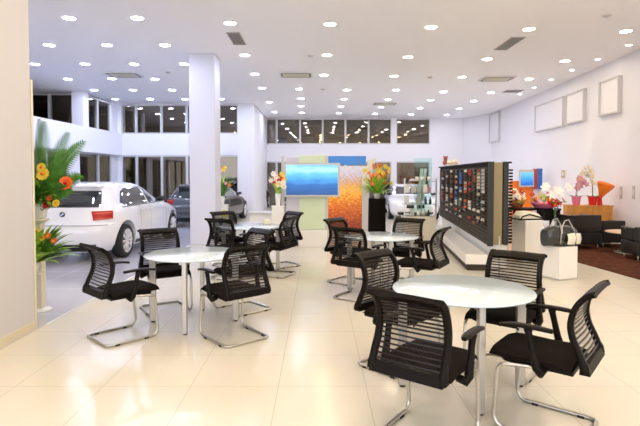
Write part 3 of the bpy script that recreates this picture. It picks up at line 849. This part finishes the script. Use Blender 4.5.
for k in range(98):
    a = random.uniform(-2.2, .8); L = random.uniform(.32,.56); g = MB()
    blade(g, (0.02*math.cos(a),.02*math.sin(a),.10), (math.cos(a)*.9, math.sin(a)*.9, random.uniform(.3,2.0)), L, random.uniform(.030,.050), .9)
    g.build('leaf', 'leaf light' if k % 4 else 'leaf deep', lo)
for dx, dy, dz, m in ((.10,-.12,.47,'petal yellow'),(.22,-.12,.42,'petal orange'),(.17,-.15,.40,'petal yellow'),(.04,-.1,.50,'petal yellow'),(.27,-.1,.36,'petal orange')):
    MB().tube([(0,0,.1),(dx*.5,dy*.5,dz*.6),(dx,dy+.02,dz)], .004, 5).build('flower_stem', 'stem', lo)
    bloom('flower', lo, (dx, dy+.0, dz+.0), .036, m, 'petal red' if m == 'petal yellow' else 'petal yellow')

def bushy(name, label, loc, h, w, seed, cols, pot, potm, nl=40, nb=14, potr=.1, poth=.18, lm='leaf deep', br=.06, tall=1.0):
    random.seed(seed); t = thing(name, label, 'flower arrangement', loc)
    MB().lathe([(potr*.7,0),(potr*.75,.01),(potr,poth),(potr*.92,poth+.004),(potr*.8,poth-.03)], 20).build(pot, potm, t)
    g = MB(); g2 = MB()
    for k in range(nl):
        a = random.uniform(0, 6.28); el = random.uniform(.2, 1.6)
        blade(g if k % 2 else g2, (0,0,poth*.8), (math.cos(a)*w*1.6, math.sin(a)*w*1.6, h*el), random.uniform(.5,1)*h*.8, .03*max(1, w/.25), .9)
    g.build('foliage', lm, t); g2.build('foliage', 'leaf light', t)
    for k in range(nb):
        a = random.uniform(0, 6.28); rr = random.uniform(.3, 1)*w; z = poth + h*random.uniform(.3, 1)*(1-.25*rr/w)*tall
        c = (rr*math.cos(a), rr*math.sin(a)*.7-.05, z)
        bloom('flower', t, c, br*random.uniform(.7,1.15), random.choice(cols), face=(math.cos(a)*.4, -1, .4), petals=6)
    return t
# arrangement right of the column
q = hz(221, 214, 0)
ped = thing('flower_pedestal', 'white pedestal under flowers right of the column', 'pedestal', (xat(221.5, 200, 13.3), 13.3, 0))
MB().box((-.16,-.16,0),(.16,.16,.74)).build('pedestal_body', 'white gloss', ped, bevel=.008)
bushy('column_bouquet', 'tall bouquet with pink and orange flowers standing right of the white column', (ped.location.x, 13.3, .74), .95, .22, 5, ['petal orange','petal pink','petal yellow'], 'vase', 'white gloss', 46, 16, .09, .22)
bushy('yellow_bouquet', 'low yellow bouquet in front of the pedestal right of the column', (xat(219, 200, 12.7), 12.7, 0), .50, .16, 6, ['petal yellow'], 'pot', 'cream gloss', 26, 12, .12, .3, 'leaf light')
# white counter at the back behind the rear table
dk = thing('reception_desk', 'white reception desk at the back between the pilaster and the television', 'desk', (xat(264, 215, 12.6), 12.6, 0))
MB().box((-.32,-.3,0),(.36,.3,.56)).build('body', 'white gloss', dk, bevel=.01)
MB().box((-.36,-.34,.56),(.38,.34,.60)).build('top', 'silver plastic', dk, bevel=.006)

# ------------------------------------------------------------------ television booth
YT = 10.6
def X_(px, Y=YT, py=180): return xat(px, py, Y)
def Z_(py, Y=YT): return zat(py, Y)
bth = thing('display_booth', 'white and pale green display backdrop panel behind the large television', 'display stand', (X_(300), YT, 0))
ox = X_(300)
def bb(name, m, x0, x1, y0, y1, z0, z1, parent, ox_=ox, oy=YT, bevel=.004):
    return MB().box((x0-ox_, y0-oy, z0), (x1-ox_, y1-oy, z1)).build(name, m, parent, bevel)
bb('green_panel', 'panel green', X_(299), X_(326), YT+.10, YT+.14, .36, Z_(155), bth)
bb('white_panel', 'panel lavender', X_(286), X_(299)-.003, YT+.10, YT+.14, .0, Z_(157), bth)
bb('plinth', 'white gloss', X_(299), X_(327), YT-.05, YT+.35, .0, .355, bth)
for px in (282.5, 326.8):
    bb('post', 'silver plastic', X_(px)-.03, X_(px)+.03, YT+.08, YT+.16, 0, Z_(156), bth)
bb('crossbar', 'silver plastic', X_(282.5)+.03, X_(326.8)-.03, YT+.155, YT+.18, .9, .96, bth)
tv = thing('television', 'large flat television with silver bezel showing a blue seascape', 'television', (X_(312), YT, Z_(197)))
ot = X_(312); tz = Z_(163)-Z_(197)
MB().box((X_(284)-ot,-.03,0),(X_(340)-ot,.03,tz)).build('bezel', 'silver plastic', tv, bevel=.01)
MB().box((X_(286.3)-ot,-.034,.045),(X_(337.7)-ot,-.031,tz-.04)).build('screen', 'sea picture', tv)
MB().box((-.12,.03,tz*.3),(.12,.095,tz*.7)).build('wall_bracket', 'black trim', tv)
pr = bushy('lily_bouquet', 'white lilies with red and yellow blooms left of the television', (X_(278, 10.2), 10.2, .9), .62, .14, 11, ['petal white','petal white','petal red','petal yellow'], 'vase', 'white gloss', 16, 14, .06, .25, 'leaf light', .085)
pd = thing('slim_pedestal', 'slim white pedestal carrying the lilies left of the television', 'pedestal', (X_(278, 10.2), 10.2, 0))
MB().box((-.12,-.1,0),(.12,.1,.885)).build('pedestal_body', 'white gloss', pd, bevel=.006)
MB().box((-.13,-.11,.885),(.13,.11,.90)).build('pedestal_top', 'white metal', pd)

YO = 13.9
og = thing('photo_backdrop', 'tall orange autumn photo backdrop with a blue header behind the middle table', 'display panel', (X_(345, YO), YO, 0))
oo = X_(345, YO)
MB().box((X_(326,YO)-oo,0,.02),(X_(362,YO)-oo,.05,Z_(166,YO))).build('picture_panel', 'autumn picture', og)
MB().box((X_(326,YO)-oo,-.02,Z_(165,YO)),(X_(366,YO)-oo,.07,Z_(156,YO))).build('header', 'header blue', og, bevel=.01)
MB().box((X_(362,YO)-oo,0,.0),(X_(368.5,YO)-oo,.06,Z_(166,YO))).build('side_panel', 'white gloss', og, bevel=.01)
g = MB(); 
blz = [(X_(366,YO)-oo, Z_(195,YO)), (X_(376,YO)-oo, Z_(158,YO)), (X_(368,YO)-oo, Z_(160,YO)), (X_(361,YO)-oo, Z_(192,YO))]
g.add([(x, -.06, z) for x, z in blz]+[(x, -.03, z) for x, z in blz], [(0,1,2,3),(7,6,5,4),(0,4,5,1),(1,5,6,2),(2,6,7,3),(3,7,4,0)]); g.build('fin', 'paper', og)
YK = 13.0
kd = thing('draped_pedestal', 'black cloth-draped pedestal under the yellow and red flower arrangement', 'pedestal', (X_(377, YK), YK, 0))
g = MB(); kw, kh = .215, Z_(198.5, YK); n = 72; rows = []
for z in (0, .25, .6, kh-.01, kh):
    row = []
    for k in range(n+1):
        a = 2*math.pi*k/n; rr = kw*(1+.06*math.sin(k*1.9)*(1-z/kh)) * (1/max(abs(math.cos(a)), abs(math.sin(a))))**.75
        row.append((rr*math.cos(a), rr*math.sin(a), z))
    rows.append(row)
g.grid(rows); g.add(rows[-1][:-1], [tuple(range(n))]); g.build('cloth', 'black fabric', kd)
bushy('yellow_red_bouquet', 'big yellow and red bouquet on the black draped pedestal', (X_(377, YK), YK, kh), .84, .36, 21, ['petal yellow','petal orange','petal yellow','petal red'], 'vase', 'white gloss', 70, 40, .09, .14, 'leaf light', .065)

# ------------------------------------------------------------------ showcase with small goods behind the middle table
YS = 11.4
s0, s1 = X_(403, YS), X_(434, YS)
sc_ = thing('glass_showcase', 'glass showcase on a cream cabinet crowded with small goods', 'display cabinet', ((s0+s1)/2, YS, 0)); so = (s0+s1)/2
MB().box((s0-so,-.25,.06),(s1-so,.25,.60)).build('cabinet', 'cream gloss', sc_, bevel=.008)
MB().box((s0-so+.03,-.22,0),(s1-so-.03,.22,.06)).build('plinth', 'black trim', sc_)
for z in (.601, .86, 1.12, 1.38):
    MB().box((s0-so+.01,-.22,z),(s1-so-.01,.22,z+.008)).build('shelf', 'clear glass', sc_)
MB().box((s0-so+.3,.23,.62),(s1-so,.24,Z_(158,YS))).build('glass_back', 'clear glass', sc_)
for x in (s0-so, s1-so):
    MB().box((x-.012,-.23,.60),(x+.012,-.206,1.45)).build('post', 'silver', sc_)
goods = [('gift_box','small white carton','white gloss','box'),('mug','white mug','white gloss','mug'),('gift_box','small grey carton','silver plastic','box'),('model_car','small silver model car','silver','model car'),('bottle','small dark bottle','bag dark','bottle'),('gift_box','small pink carton','petal pink','box'),('gift_box','small brown carton','basket','box')]
random.seed(12)
levn = {.61: 'on the lowest', .87: 'on the second', 1.13: 'on the third', 1.39: 'on the top'}
for z in (.61, .87, 1.13, 1.39):
    x = s0+.08
    while x < s1-.06:
        nm, lb, m_, ct = random.choice(goods); wd = random.uniform(.035, .055); hh = random.uniform(.09, .20); y = YS-.12+random.uniform(-.05,.12)
        g = MB()
        if nm == 'gift_box': g.box((-wd,-wd*.7,0),(wd,wd*.7,hh))
        elif nm == 'mug':
            hh = .1; g.lathe([(.03,0),(.038,.005),(.038,.1),(.034,.1),(.033,.02)], 16); g.tube([(.038,0,.08),(.06,0,.075),(.062,0,.04),(.038,0,.025)], .006, 6)
        elif nm == 'model_car':
            g.prism([(-.08,-.02),(.08,-.02),(.08,.02),(-.08,.02)], .008, .035); g.prism([(-.05,-.017),(.035,-.017),(.035,.017),(-.05,.017)], .035, .055)
            for a_ in (-.05,.05): g.tube([(a_,-.022,.012),(a_,.022,.012)], .012, 10)
        else: g.lathe([(.028,0),(.03,.01),(.03,hh*.6),(.012,hh*.78),(.012,hh),(.008,hh)], 14)
        o = g.build(nm, m_); o.location = (x, y, z); 
        tag(o, lb + ' ' + levn[z] + ' shelf of the glass showcase', ct, 'small goods in the showcase')
        x += wd*2+random.uniform(.02, .05)
# slanted white sign boards on showcase
for k in (0, 1):
    t = thing('easel_sign', ('left' if k == 0 else 'right') + ' one of two slanted white boards behind the showcase', 'sign', (X_(421+4.5*k, 11.9), 11.9+.1*k, 0))
    MB().add([(-.10,0,.9),(-.03,0,.9),(.07,.06,1.68),(.0,.06,1.68),(-.10,.02,.9),(-.03,.02,.9),(.07,.08,1.68),(.0,.08,1.68)], [(3,2,1,0),(4,5,6,7),(0,1,5,4),(1,2,6,5),(2,3,7,6),(3,0,4,7)]).build('board', 'white gloss', t)
    MB().tube([(-.06,.03,.95),(-.02,.12,0)], .01, 8).build('stand_leg', 'silver', t); MB().tube([(.0,.03,1.0),(.08,.16,0)], .01, 8).build('stand_leg', 'silver', t)

# ------------------------------------------------------------------ merchandise wall
GA = at(489.5, 200, 7.95); GB = at(440, 200, 13.8)
ga, gb = Vector((GA.x, GA.y, 0)), Vector((GB.x, GB.y, 0))
gd = (gb-ga); GL = gd.length; ang = math.atan2(gd.y, gd.x)
gz1 = zat(163.5, 7.95); gz0 = .40
gm = thing('merchandise_rack', 'long black slatted merchandise wall with an olive end panel', 'display wall', (ga.x, ga.y, 0), ang)
# local +X runs along the wall away from the camera, +Y points to the shop side (left in the picture)
MB().box((0,-.05,gz0),(GL,.0,gz1)).build('board', 'gondola black', gm)
g = MB(); k = 0; z = gz0+.02
while z < gz1-.04:
    g.box((.02,.001,z),(GL-.02,.014,z+.045)); z += .06
g.build('slats', 'gondola slat', gm)
MB().box((-.01,-.05,gz1),(GL+.01,.05,gz1+.03)).build('top_cap', 'gondola black', gm)
MB().box((-.03,-.06,gz0),(-.0,.03,gz1+.03)).build('end_post', 'black trim', gm)
MB().box((.0,-.20,.42),(.08,-.062,gz1+.02)).build('end_panel', 'olive metal', gm, bevel=.006)
MB().box((.1,-.30,.02),(GL,-.06,.38)).build('rear_base', 'white gloss', gm)
# white plinth in front
pl = thing('display_plinth', 'long low white plinth running under the merchandise wall', 'plinth', (ga.x, ga.y, 0), ang)
MB().box((.0,.02,.10),(GL-1.6,.36,.26)).build('body', 'white gloss', pl, bevel=.01)
MB().box((.02,.04,0),(GL-1.63,.33,.10)).build('kickboard', 'gondola slat', pl)
cols = [('grey','silver plastic'),('gold','plate cream'),('dark','gondola slat'),('orange','petal orange'),('white','white gloss'),('blue','panel blue'),('cream','paper'),('red','petal red'),('brown','basket'),('black','bag dark')]
CD = {n_: m_ for n_, m_ in cols}
pkm = {}
for n_, m_ in cols:
    g = MB(); g.box((-.085,-.004,-.030),(.085,.010,.010)); g.box((-.07,.0101,-.024),(.07,.026,-.002)); g.tube([(0,-.025,.016),(0,.04,.016)], .003, 5)
    o = g.build('goods_packet', m_); pkm[n_] = o
first = {n_: True for n_, _ in cols}
random.seed(9)
pats = [['grey','brown','dark','white','dark','brown','grey'], ['grey','cream','grey','white','gold','grey'], ['cream','gold','orange','cream','brown','cream'], ['dark','blue','orange','cream','white','gold'],
        ['blue','grey','white','blue','orange','red','black'], ['white','grey','blue','gold','orange','cream','red'], ['grey','white','gold','red','cream','dark'], ['dark','dark','black','brown','cream'], ['gold','cream','gold','cream','brown','gold'], ['grey','white','grey','grey','grey']]
gpx = [444.5, 449, 453.5, 458.5, 463, 468, 472.5, 477, 481.5, 486]
for ci, px in enumerate(gpx):
    d = ray(px, 200); # intersection with the wall's line
    # solve ga + s*gd = t*d
    den = gd.x*d.y - gd.y*d.x; s = (ga.y*d.x - ga.x*d.y)/den
    base = ga + gd*s
    sc = max(.55, min(1.5, (base.y/9.5)))
    for r_ in range(17):
        z = gz1 - .10 - r_*.058
        if r_ > 12 and random.random() < .5: continue
        n_ = random.choice(pats[ci]) if random.random() < .62 else random.choice(('dark','black'))
        if first[n_]: o = pkm[n_]; first[n_] = False
        else: o = pkm[n_].copy(); col.objects.link(o)
        nv = Vector((-math.sin(ang), math.cos(ang), 0))
        o.location = base + nv*.045 + Vector((0,0,z)); o.rotation_euler = (0,0,ang); o.scale = (sc, 1, 1)
        tag(o, 'small %s goods packet hanging on the black merchandise wall' % n_, 'packet', n_ + ' packets on the merchandise wall')
# black garments hanging on the far side of the wall, their edges showing past the end panel
gm0 = None
for k in range(24):
    z = .47 + k*.050
    if gm0 is None:
        g = MB(); g.prism([(-.05,-.05),(.06,-.085),(.06,.0),(-.05,.0)], -.022, .006); g.tube([(0,-.02,-.01),(0,.02,.012)], .006, 6)
        gm0 = g.build('cap_box', 'black plastic'); o = gm0
    else: o = gm0.copy(); col.objects.link(o)
    p = ga + Matrix.Rotation(ang, 3, 'Z') @ Vector((.06, -.303, 0))
    o.location = (p.x, p.y, z); o.rotation_euler = (0,0,ang)
    tag(o, 'black box stacked in the rack at the end of the merchandise wall', 'goods', 'black goods on the end rack')
rk = thing('end_rack', 'narrow black rack behind the olive end of the merchandise wall', 'rack', (ga.x, ga.y, 0), ang)
MB().box((.0,-.29,.42),(.10,-.215,gz1)).build('upright', 'black trim', rk)
MB().box((-.02,-.33,gz1-.0),(.10,-.215,gz1+.03)).build('top_bar', 'black trim', rk)
# posts with dark disc feet
q = hz(499, 277.5, 0)
t = thing('pole_stand', 'thin pole on a round dark foot behind the nearest table', 'stand', (q.x, q.y, 0))
MB().lathe([(.19,0),(.19,.008),(.15,.016),(.02,.02)], 36).build('base', 'vent grey', t)
MB().tube([(0,0,.018),(0,0,.62)], .010, 10).build('pole', 'leg metal', t)
# goods on top of the wall's far end
for k, (px, m_, lb) in enumerate(((446, 'basket', 'brown'), (450.5, 'paper', 'cream'), (455, 'cream gloss', 'beige'))):
    d = ray(px, 165); den = gd.x*d.y - gd.y*d.x; s = (ga.y*d.x - ga.x*d.y)/den; p = ga+gd*s
    t = thing('plush_bear' if k == 0 else 'display_hat', lb + (' soft toy' if k == 0 else ' hat') + ' sitting on top of the merchandise wall', 'toy' if k == 0 else 'hat', (p.x, p.y+.05, gz1+.05))
    if k == 0:
        MB().ball((0,0,.075), .075, 10).build('body', m_, t); MB().ball((0,0,.18), .055, 10).build('head', m_, t)
        for sg in (-1, 1): MB().ball((sg*.045,0,.225), .02, 7).build('ear', m_, t)
    else:
        MB().lathe([(.12,0),(.12,.008),(.075,.02),(.07,.09),(.04,.115),(.005,.12)], 20).build('crown', m_, t); MB().lathe([(.078,.022),(.078,.042),(.075,.043)], 20).build('hat_band', 'basket', t)

# ------------------------------------------------------------------ pedestals, bags and flowers at the right
qa = hz(525.5, 262, 0); qa.z = 0
def pedestal(px, py, w_, d_, h, rz, label, name='display_pedestal'):
    q = hz(px, py, 0)
    t = thing(name, label, 'pedestal', (q.x, q.y, 0), rz)
    MB().box((0,0,.02),(w_,d_,h)).build('pedestal_body', 'white gloss', t, bevel=.006)
    MB().box((.02,.02,0),(w_-.02,d_-.02,.02)).build('recessed_foot', 'switch grey', t)
    return t
pA = pedestal(525, 263, .36, .38, at(525, 220, qa.y).z, R(14), 'taller white pedestal carrying the silver case')
pB = pedestal(559, 281, .36, .37, at(559, 247.5, hz(559, 281, 0).y).z, R(22), 'shorter white pedestal carrying the black and white bag')
bpy.context.view_layer.update()
hA, hB = at(525, 220, qa.y).z, at(559, 247.5, hz(559, 281, 0).y).z
# silver-white bag with dark edges on A
ca = pA.matrix_world @ Vector((.17,.19,hA))
bg = thing('document_case', 'silver-white flat bag with black trim lying on the taller pedestal', 'bag', ca, R(14))
g = MB(); rows = []
for i in range(11):
    u = -1+2*i/10; x = .23*u; hh = .15*(1-.35*max(0,u))*(1-abs(u)**6*.5); wd = .13
    rows.append([(x, -wd, .0),(x, -wd*1.05, hh*.4),(x, -wd*.6, hh),(x, wd*.6, hh),(x, wd*1.05, hh*.4),(x, wd, 0),(x, -wd, 0)])
g.grid(rows); g.add(rows[0][:6], [tuple(range(6))]); g.add(rows[-1][:6], [tuple(reversed(range(6)))]); g.build('shell', 'paper', bg)
for y in (-.142, .0):
    MB().tube([(-.23,y,.0+.01),(-.20,y*.98,.06),(-.05,y*.9-.01,.10),(.10,y*.9-.015,.06),(.23,y,.03)], .012, 8).build('strap', 'black plastic', bg)
MB().tube([(-.24,-.13,.012),(.24,-.13,.012),(.24,.13,.012),(-.24,.13,.012)], .012, 8, closed=True).build('piping', 'black plastic', bg)
# black holdall with white end on B
cb = pB.matrix_world @ Vector((.17,.15,hB))
bg = thing('holdall_bag', 'glossy black holdall with a white end pocket on the shorter pedestal', 'bag', cb, R(18))
g = MB(); rows = []
for i in range(15):
    u = -1+2*i/14; x = .27*u-.02; sc = (1-abs(u)**5*.35); row = []
    for k in range(17):
        a = 2*math.pi*k/16; c, s = math.cos(a), math.sin(a)
        row.append((x, .125*sc*abs(c)**.7*(1 if c > 0 else -1), .15+.148*(sc if s > 0 else 1)*abs(s)**.75*(1 if s > 0 else -1)))
    rows.append(row)
g.grid(rows); g.add(rows[0][:-1], [tuple(range(16))]); g.add(rows[-1][:-1], [tuple(reversed(range(16)))]); g.build('bag_body', 'bag dark', bg)
g = MB(); rows = []
for i in range(9):
    u = i/8; rows.append([(-.0+.24*u, -.138+.02*math.cos(math.pi*(k/8-.5))*-1, .03+.17*k/8*(1-.15*abs(u-.5))) for k in range(9)])
g.grid(rows).build('white_pocket', 'paper', bg, solid=.006)
MB().tube([(.145,-.150,.02),(.145,-.158,.11),(.145,-.145,.20)], .006, 6).build('pocket_seam', 'black plastic', bg)
for y in (-.12, .10):
    MB().tube([(-.10,y-.03,.20),(-.08,y,.29),(-.03,y,.38),(.04,y,.39),(.10,y,.30),(.14,y-.03,.20)], .008, 8).build('handle', 'silver', bg)
MB().tube([(-.12,-.14,.04),(-.10,-.13,.22),(-.06,-.08,.30)], .007, 8).build('strap', 'silver', bg)
# tall slim vase behind it
cv = pB.matrix_world @ Vector((.25,.315,hB))
cvz = hB
tvz = thing('trumpet_vase', 'tall thin glass vase with dark red and white lilies behind the black holdall', 'vase', (cv.x, cv.y, hB))
zt = at(562, 206, cv.y).z - hB
MB().lathe([(.055,0),(.055,.008),(.012,.02),(.010,zt*.7),(.022,zt*.9),(.05,zt),(.046,zt)], 20).build('glass_body', 'clear glass', tvz)
MB().tube([(0,0,.03),(0,0,zt*.95)], .005, 6).build('flower_stem', 'stem', tvz)
random.seed(30)
for k in range(9):
    a = k*.7; rr = .05+.03*(k % 3); bloom('flower', tvz, (rr*math.cos(a), rr*math.sin(a)*.7-.02, zt+.02+.035*(k % 3)), .055, 'petal red', 'petal yellow', (math.cos(a), -.6, .6), 6)
for k in range(6):
    a = k*1.1+.3; rr = .07+.05*(k % 3); bloom('flower', tvz, (rr*math.cos(a), rr*math.sin(a)*.6-.02, zt+.17+.06*(k % 3)), .075, 'petal white', 'petal white', (math.cos(a)*.5, -1, .3), 6)
for k in range(8):
    g = MB(); a = k*.8; blade(g, (0,0,zt), (math.cos(a), math.sin(a), .7), .2, .02, .8); g.build('leaf', 'leaf deep', tvz)

# dark console with baskets
YCn = 11.0
cs = thing('console_table', 'black console table carrying the flower baskets behind the taller pedestal', 'table', (X_(534, YCn), YCn, 0)); co_ = X_(534, YCn)
ztop = Z_(208, YCn)
MB().box((X_(510,YCn)-co_,-.22,ztop-.04),(X_(557,YCn)-co_,.22,ztop)).build('top', 'gondola black', cs)
MB().box((X_(541,YCn)-co_,-.2,ztop-.26),(X_(556,YCn)-co_,.2,ztop-.042)).build('drawer_box', 'gondola black', cs)
for x in (X_(511,YCn)-co_, X_(555,YCn)-co_):
    for y in (-.19, .19): MB().box((x-.015,y-.015,0),(x+.03,y+.015,ztop-.042)).build('leg', 'gondola black', cs)
def basket(px, Y, z, w_, label, seed, cols_, n=20, m='basket', br=.06, top=.16):
    random.seed(seed); t = thing('flower_basket', label, 'flower basket', (X_(px, Y), Y, z))
    g = MB(); rows = []
    MB().lathe([(w_*.6,0),(w_*.66,.01),(w_*.95,.10),(w_,.12),(w_*.96,.125),(w_*.85,.09)], 24).build('basket', m, t)
    g = MB()
    for k in range(30):
        a = random.uniform(0,6.28); blade(g, (w_*.5*math.cos(a), w_*.3*math.sin(a), .1), (math.cos(a), math.sin(a), random.uniform(.2,1.4)), random.uniform(.12,.22), .018, .8)
    g.build('foliage', 'leaf light', t)
    for k in range(n):
        a = random.uniform(0,6.28); rr = w_*random.uniform(0,1); bloom('flower', t, (rr*math.cos(a), rr*math.sin(a)*.6-.04, .12+top*random.uniform(.2,1)), br*random.uniform(.7,1.2), random.choice(cols_), face=(math.cos(a)*.5,-1,.7), petals=6)
    return t
basket(517, YCn, ztop, .16, 'basket of white and red flowers at the left end of the console', 41, ['petal white','petal white','petal red'], 20, 'basket', .07, .26)
basket(543.5, YCn, ztop, .27, 'wide basket of gold and pink flowers on the console', 43, ['petal yellow','plate cream','petal pink','petal red','leaf light'], 34, 'wrap pink', .055, .20)

# credenza and its pots
YD = 11.2
cr0, cr1 = X_(573, YD), X_(613.5, YD); cro = (cr0+cr1)/2; crz = Z_(205.5, YD)
cr = thing('credenza', 'orange wooden two-door credenza against the right wall under the orchids', 'cabinet', (cro, YD, 0))
MB().box((cr0-cro,0,.05),(cr1-cro,.42,crz-.025)).build('carcass', 'wood orange', cr)
MB().box((cr0-cro-.005,-.025,crz-.025),(cr1-cro+.005,.43,crz)).build('top', 'wood orange', cr)
hw_ = (cr1-cr0)/2
for sg in (-1, 1):
    a, b = (cr0-cro+.01, -.004) if sg < 0 else (.004, cr1-cro-.01)
    d = MB().box((a,-.02,.07),(b,-.001,crz-.03)).build('door', 'wood orange', cr, bevel=.003)
    MB().box((sg*.05-.006,-.032,crz*.5),(sg*.05+.006,-.0205,crz*.5+.12)).build('handle', 'silver', d)
MB().box((cr0-cro+.03,.03,0),(cr1-cro-.03,.4,.05)).build('plinth', 'black trim', cr)
def orchid(px, Y, z, hgt, lean, n, m, label, potm, name='potted_orchid', face=(0,-1,.1)):
    t = thing(name, label, 'potted plant', (X_(px, Y), Y, z))
    MB().lathe([(.07,0),(.075,.01),(.10,.17),(.11,.20),(.10,.20),(.09,.16)], 20).build('pot', potm, t)
    g = MB()
    for k in range(6):
        a = k*1.05; blade(g, (0,0,.17), (math.cos(a), math.sin(a), .5), .20, .03, 1.0)
    g.build('leaves', 'leaf deep', t)
    for s_ in range(3):
        pts = [(0,0,.17)]
        for i in range(1, 9):
            u = i/8; pts.append((lean*u*u*(1+.25*s_)+.04*(s_-1), .05*(s_-1)-.03*u, .17+hgt*math.sin(u*1.9)*(1-.12*s_)))
        MB().tube(pts, .004, 5).build('flower_stem', 'stem', t)
        for i in range(3, 9):
            p = pts[i]
            for q_ in range(n):
                bloom('flower', t, (p[0]+random.uniform(-.04,.04), p[1]-.03, p[2]+random.uniform(-.03,.03)), .07, m, 'petal yellow' if m != 'petal yellow' else 'petal red', (random.uniform(-.4,.4),-1,.1), 5, 1)
random.seed(77)
orchid(576.5, YD+.15, crz, .42, .10, 1, 'petal pink', 'pink orchids in a pink-wrapped pot at the left end of the credenza', 'wrap pink')
orchid(593, YD+.12, crz, .68, -.20, 1, 'petal white', 'white orchids arching from a red-wrapped pot on the credenza', 'wrap red')
t = thing('wrapped_bouquet', 'bright orange wrapped bouquet leaning at the right end of the credenza', 'bouquet', (X_(605.5, YD+.05)-.12, YD+.05, crz))
MB().lathe([(.05,0),(.055,.01),(.045,.16),(.06,.20)], 14).build('vase', 'wrap red', t)
mt = Matrix.Translation((0,0,.15)) @ Matrix.Rotation(R(22), 4, 'Y')
MB().lathe([(.02,0),(.09,.16),(.17,.30),(.19,.36),(.17,.35),(.08,.17)], 18, mtx=mt).build('wrapping', 'wrap orange', t)
for k in range(7):
    a = k*.9; c = mt @ Vector((.08*math.cos(a), .08*math.sin(a)-.02, .34)); bloom('flower', t, c, .06, 'petal orange', 'petal yellow', (0,-.8,.8), 6)

# small wall display with second screen
q0 = onwall(518.5, 178)
YW = 15.4
ww = thing('graphic_panel', 'wall display with orange, red and blue graphic panels around a small screen', 'display panel', (X_(526, YW), YW, 0)); wo = X_(526, YW)
MB().box((X_(510,YW)-wo,0,.0),(X_(533,YW)-wo,.05,Z_(181,YW))).build('orange_panel', 'wrap orange', ww)
MB().box((X_(532.4,YW)-wo,-.06,Z_(189,YW)),(X_(536.5,YW)-wo,.0,Z_(168.8,YW))).build('red_panel', 'panel red', ww)
MB().box((X_(536.6,YW)-wo,-.06,Z_(189,YW)),(X_(541.5,YW)-wo,.0,Z_(168.5,YW))).build('blue_panel', 'panel blue', ww)
MB().box((X_(533,YW)-wo,.0,.0),(X_(541,YW)-wo,.05,Z_(170,YW))).build('backboard', 'panel lavender', ww)
t = thing('small_monitor', 'small silver monitor with a blue picture on the wall display at right', 'monitor', (X_(525, YW), YW-.09, Z_(187, YW)), R(0)); mo = X_(525, YW)
mz = Z_(169.5,YW)-Z_(187,YW)
MB().box((X_(518,YW)-mo,-.04,0),(X_(532.3,YW)-mo,.04,mz)).build('bezel', 'silver plastic', t, bevel=.01)
MB().box((X_(519,YW)-mo,-.045,.05),(X_(531.3,YW)-mo,-.041,mz-.09)).build('screen', 'screen picture', t)
MB().box((-.06,.04,.1),(.06,.10,.3)).build('bracket', 'black trim', t)

# ------------------------------------------------------------------ lounge
def lounge(px, py, w_, d_, h, rz, label):
    q = hz(px, py, .012)
    t = thing('lounge_chair', label, 'armchair', (q.x, q.y, .012), rz)
    MB().box((0,0,.10),(w_,d_,.34)).build('base', 'leather black', t, bevel=.02)
    MB().box((.10,.12,.345),(w_-.10,d_+.01,.45)).build('seat_cushion', 'leather black', t, bevel=.03)
    MB().box((.0,0,.345),(w_,.11,h)).build('backrest', 'leather black', t, bevel=.02)
    for x in (0, w_-.09): MB().box((x,.115,.345),(x+.09,d_,h-.02)).build('armrest', 'leather black', t, bevel=.02)
    for x in (.05, w_-.05):
        for y in (.05, d_-.05): MB().tube([(x,y,0),(x,y,.10)], .014, 8).build('leg', 'silver', t)
    return t
lounge(573, 249.5, .62, .62, .70, R(6), 'black leather cube armchair nearest the white pedestal, its back to us')
lounge(602, 247.5, .48, .55, .56, R(-2), 'black leather armchair beyond the low round table, by the wall')
lounge(637, 261.5, .55, .50, .60, 0, 'black leather armchair cut off by the right edge of the picture')
q = hz(629, 252.5, .012)
t = thing('coffee_table', 'low round beige coffee table on a chrome disc foot on the brown carpet', 'table', (q.x, q.y, .012))
zt = at(629, 231.5, q.y).z
MB().lathe([(.01,zt-.035),(.41,zt-.035),(.42,zt-.03),(.42,zt-.015),(.41,zt-.012),(.01,zt-.012)], 40).build('tabletop', 'table beige', t)
MB().tube([(0,0,.02),(0,0,zt-.035)], .028, 14).build('column', 'chrome', t)
MB().lathe([(.27,0),(.27,.01),(.20,.02),(.03,.03)], 36).build('foot', 'silver', t)
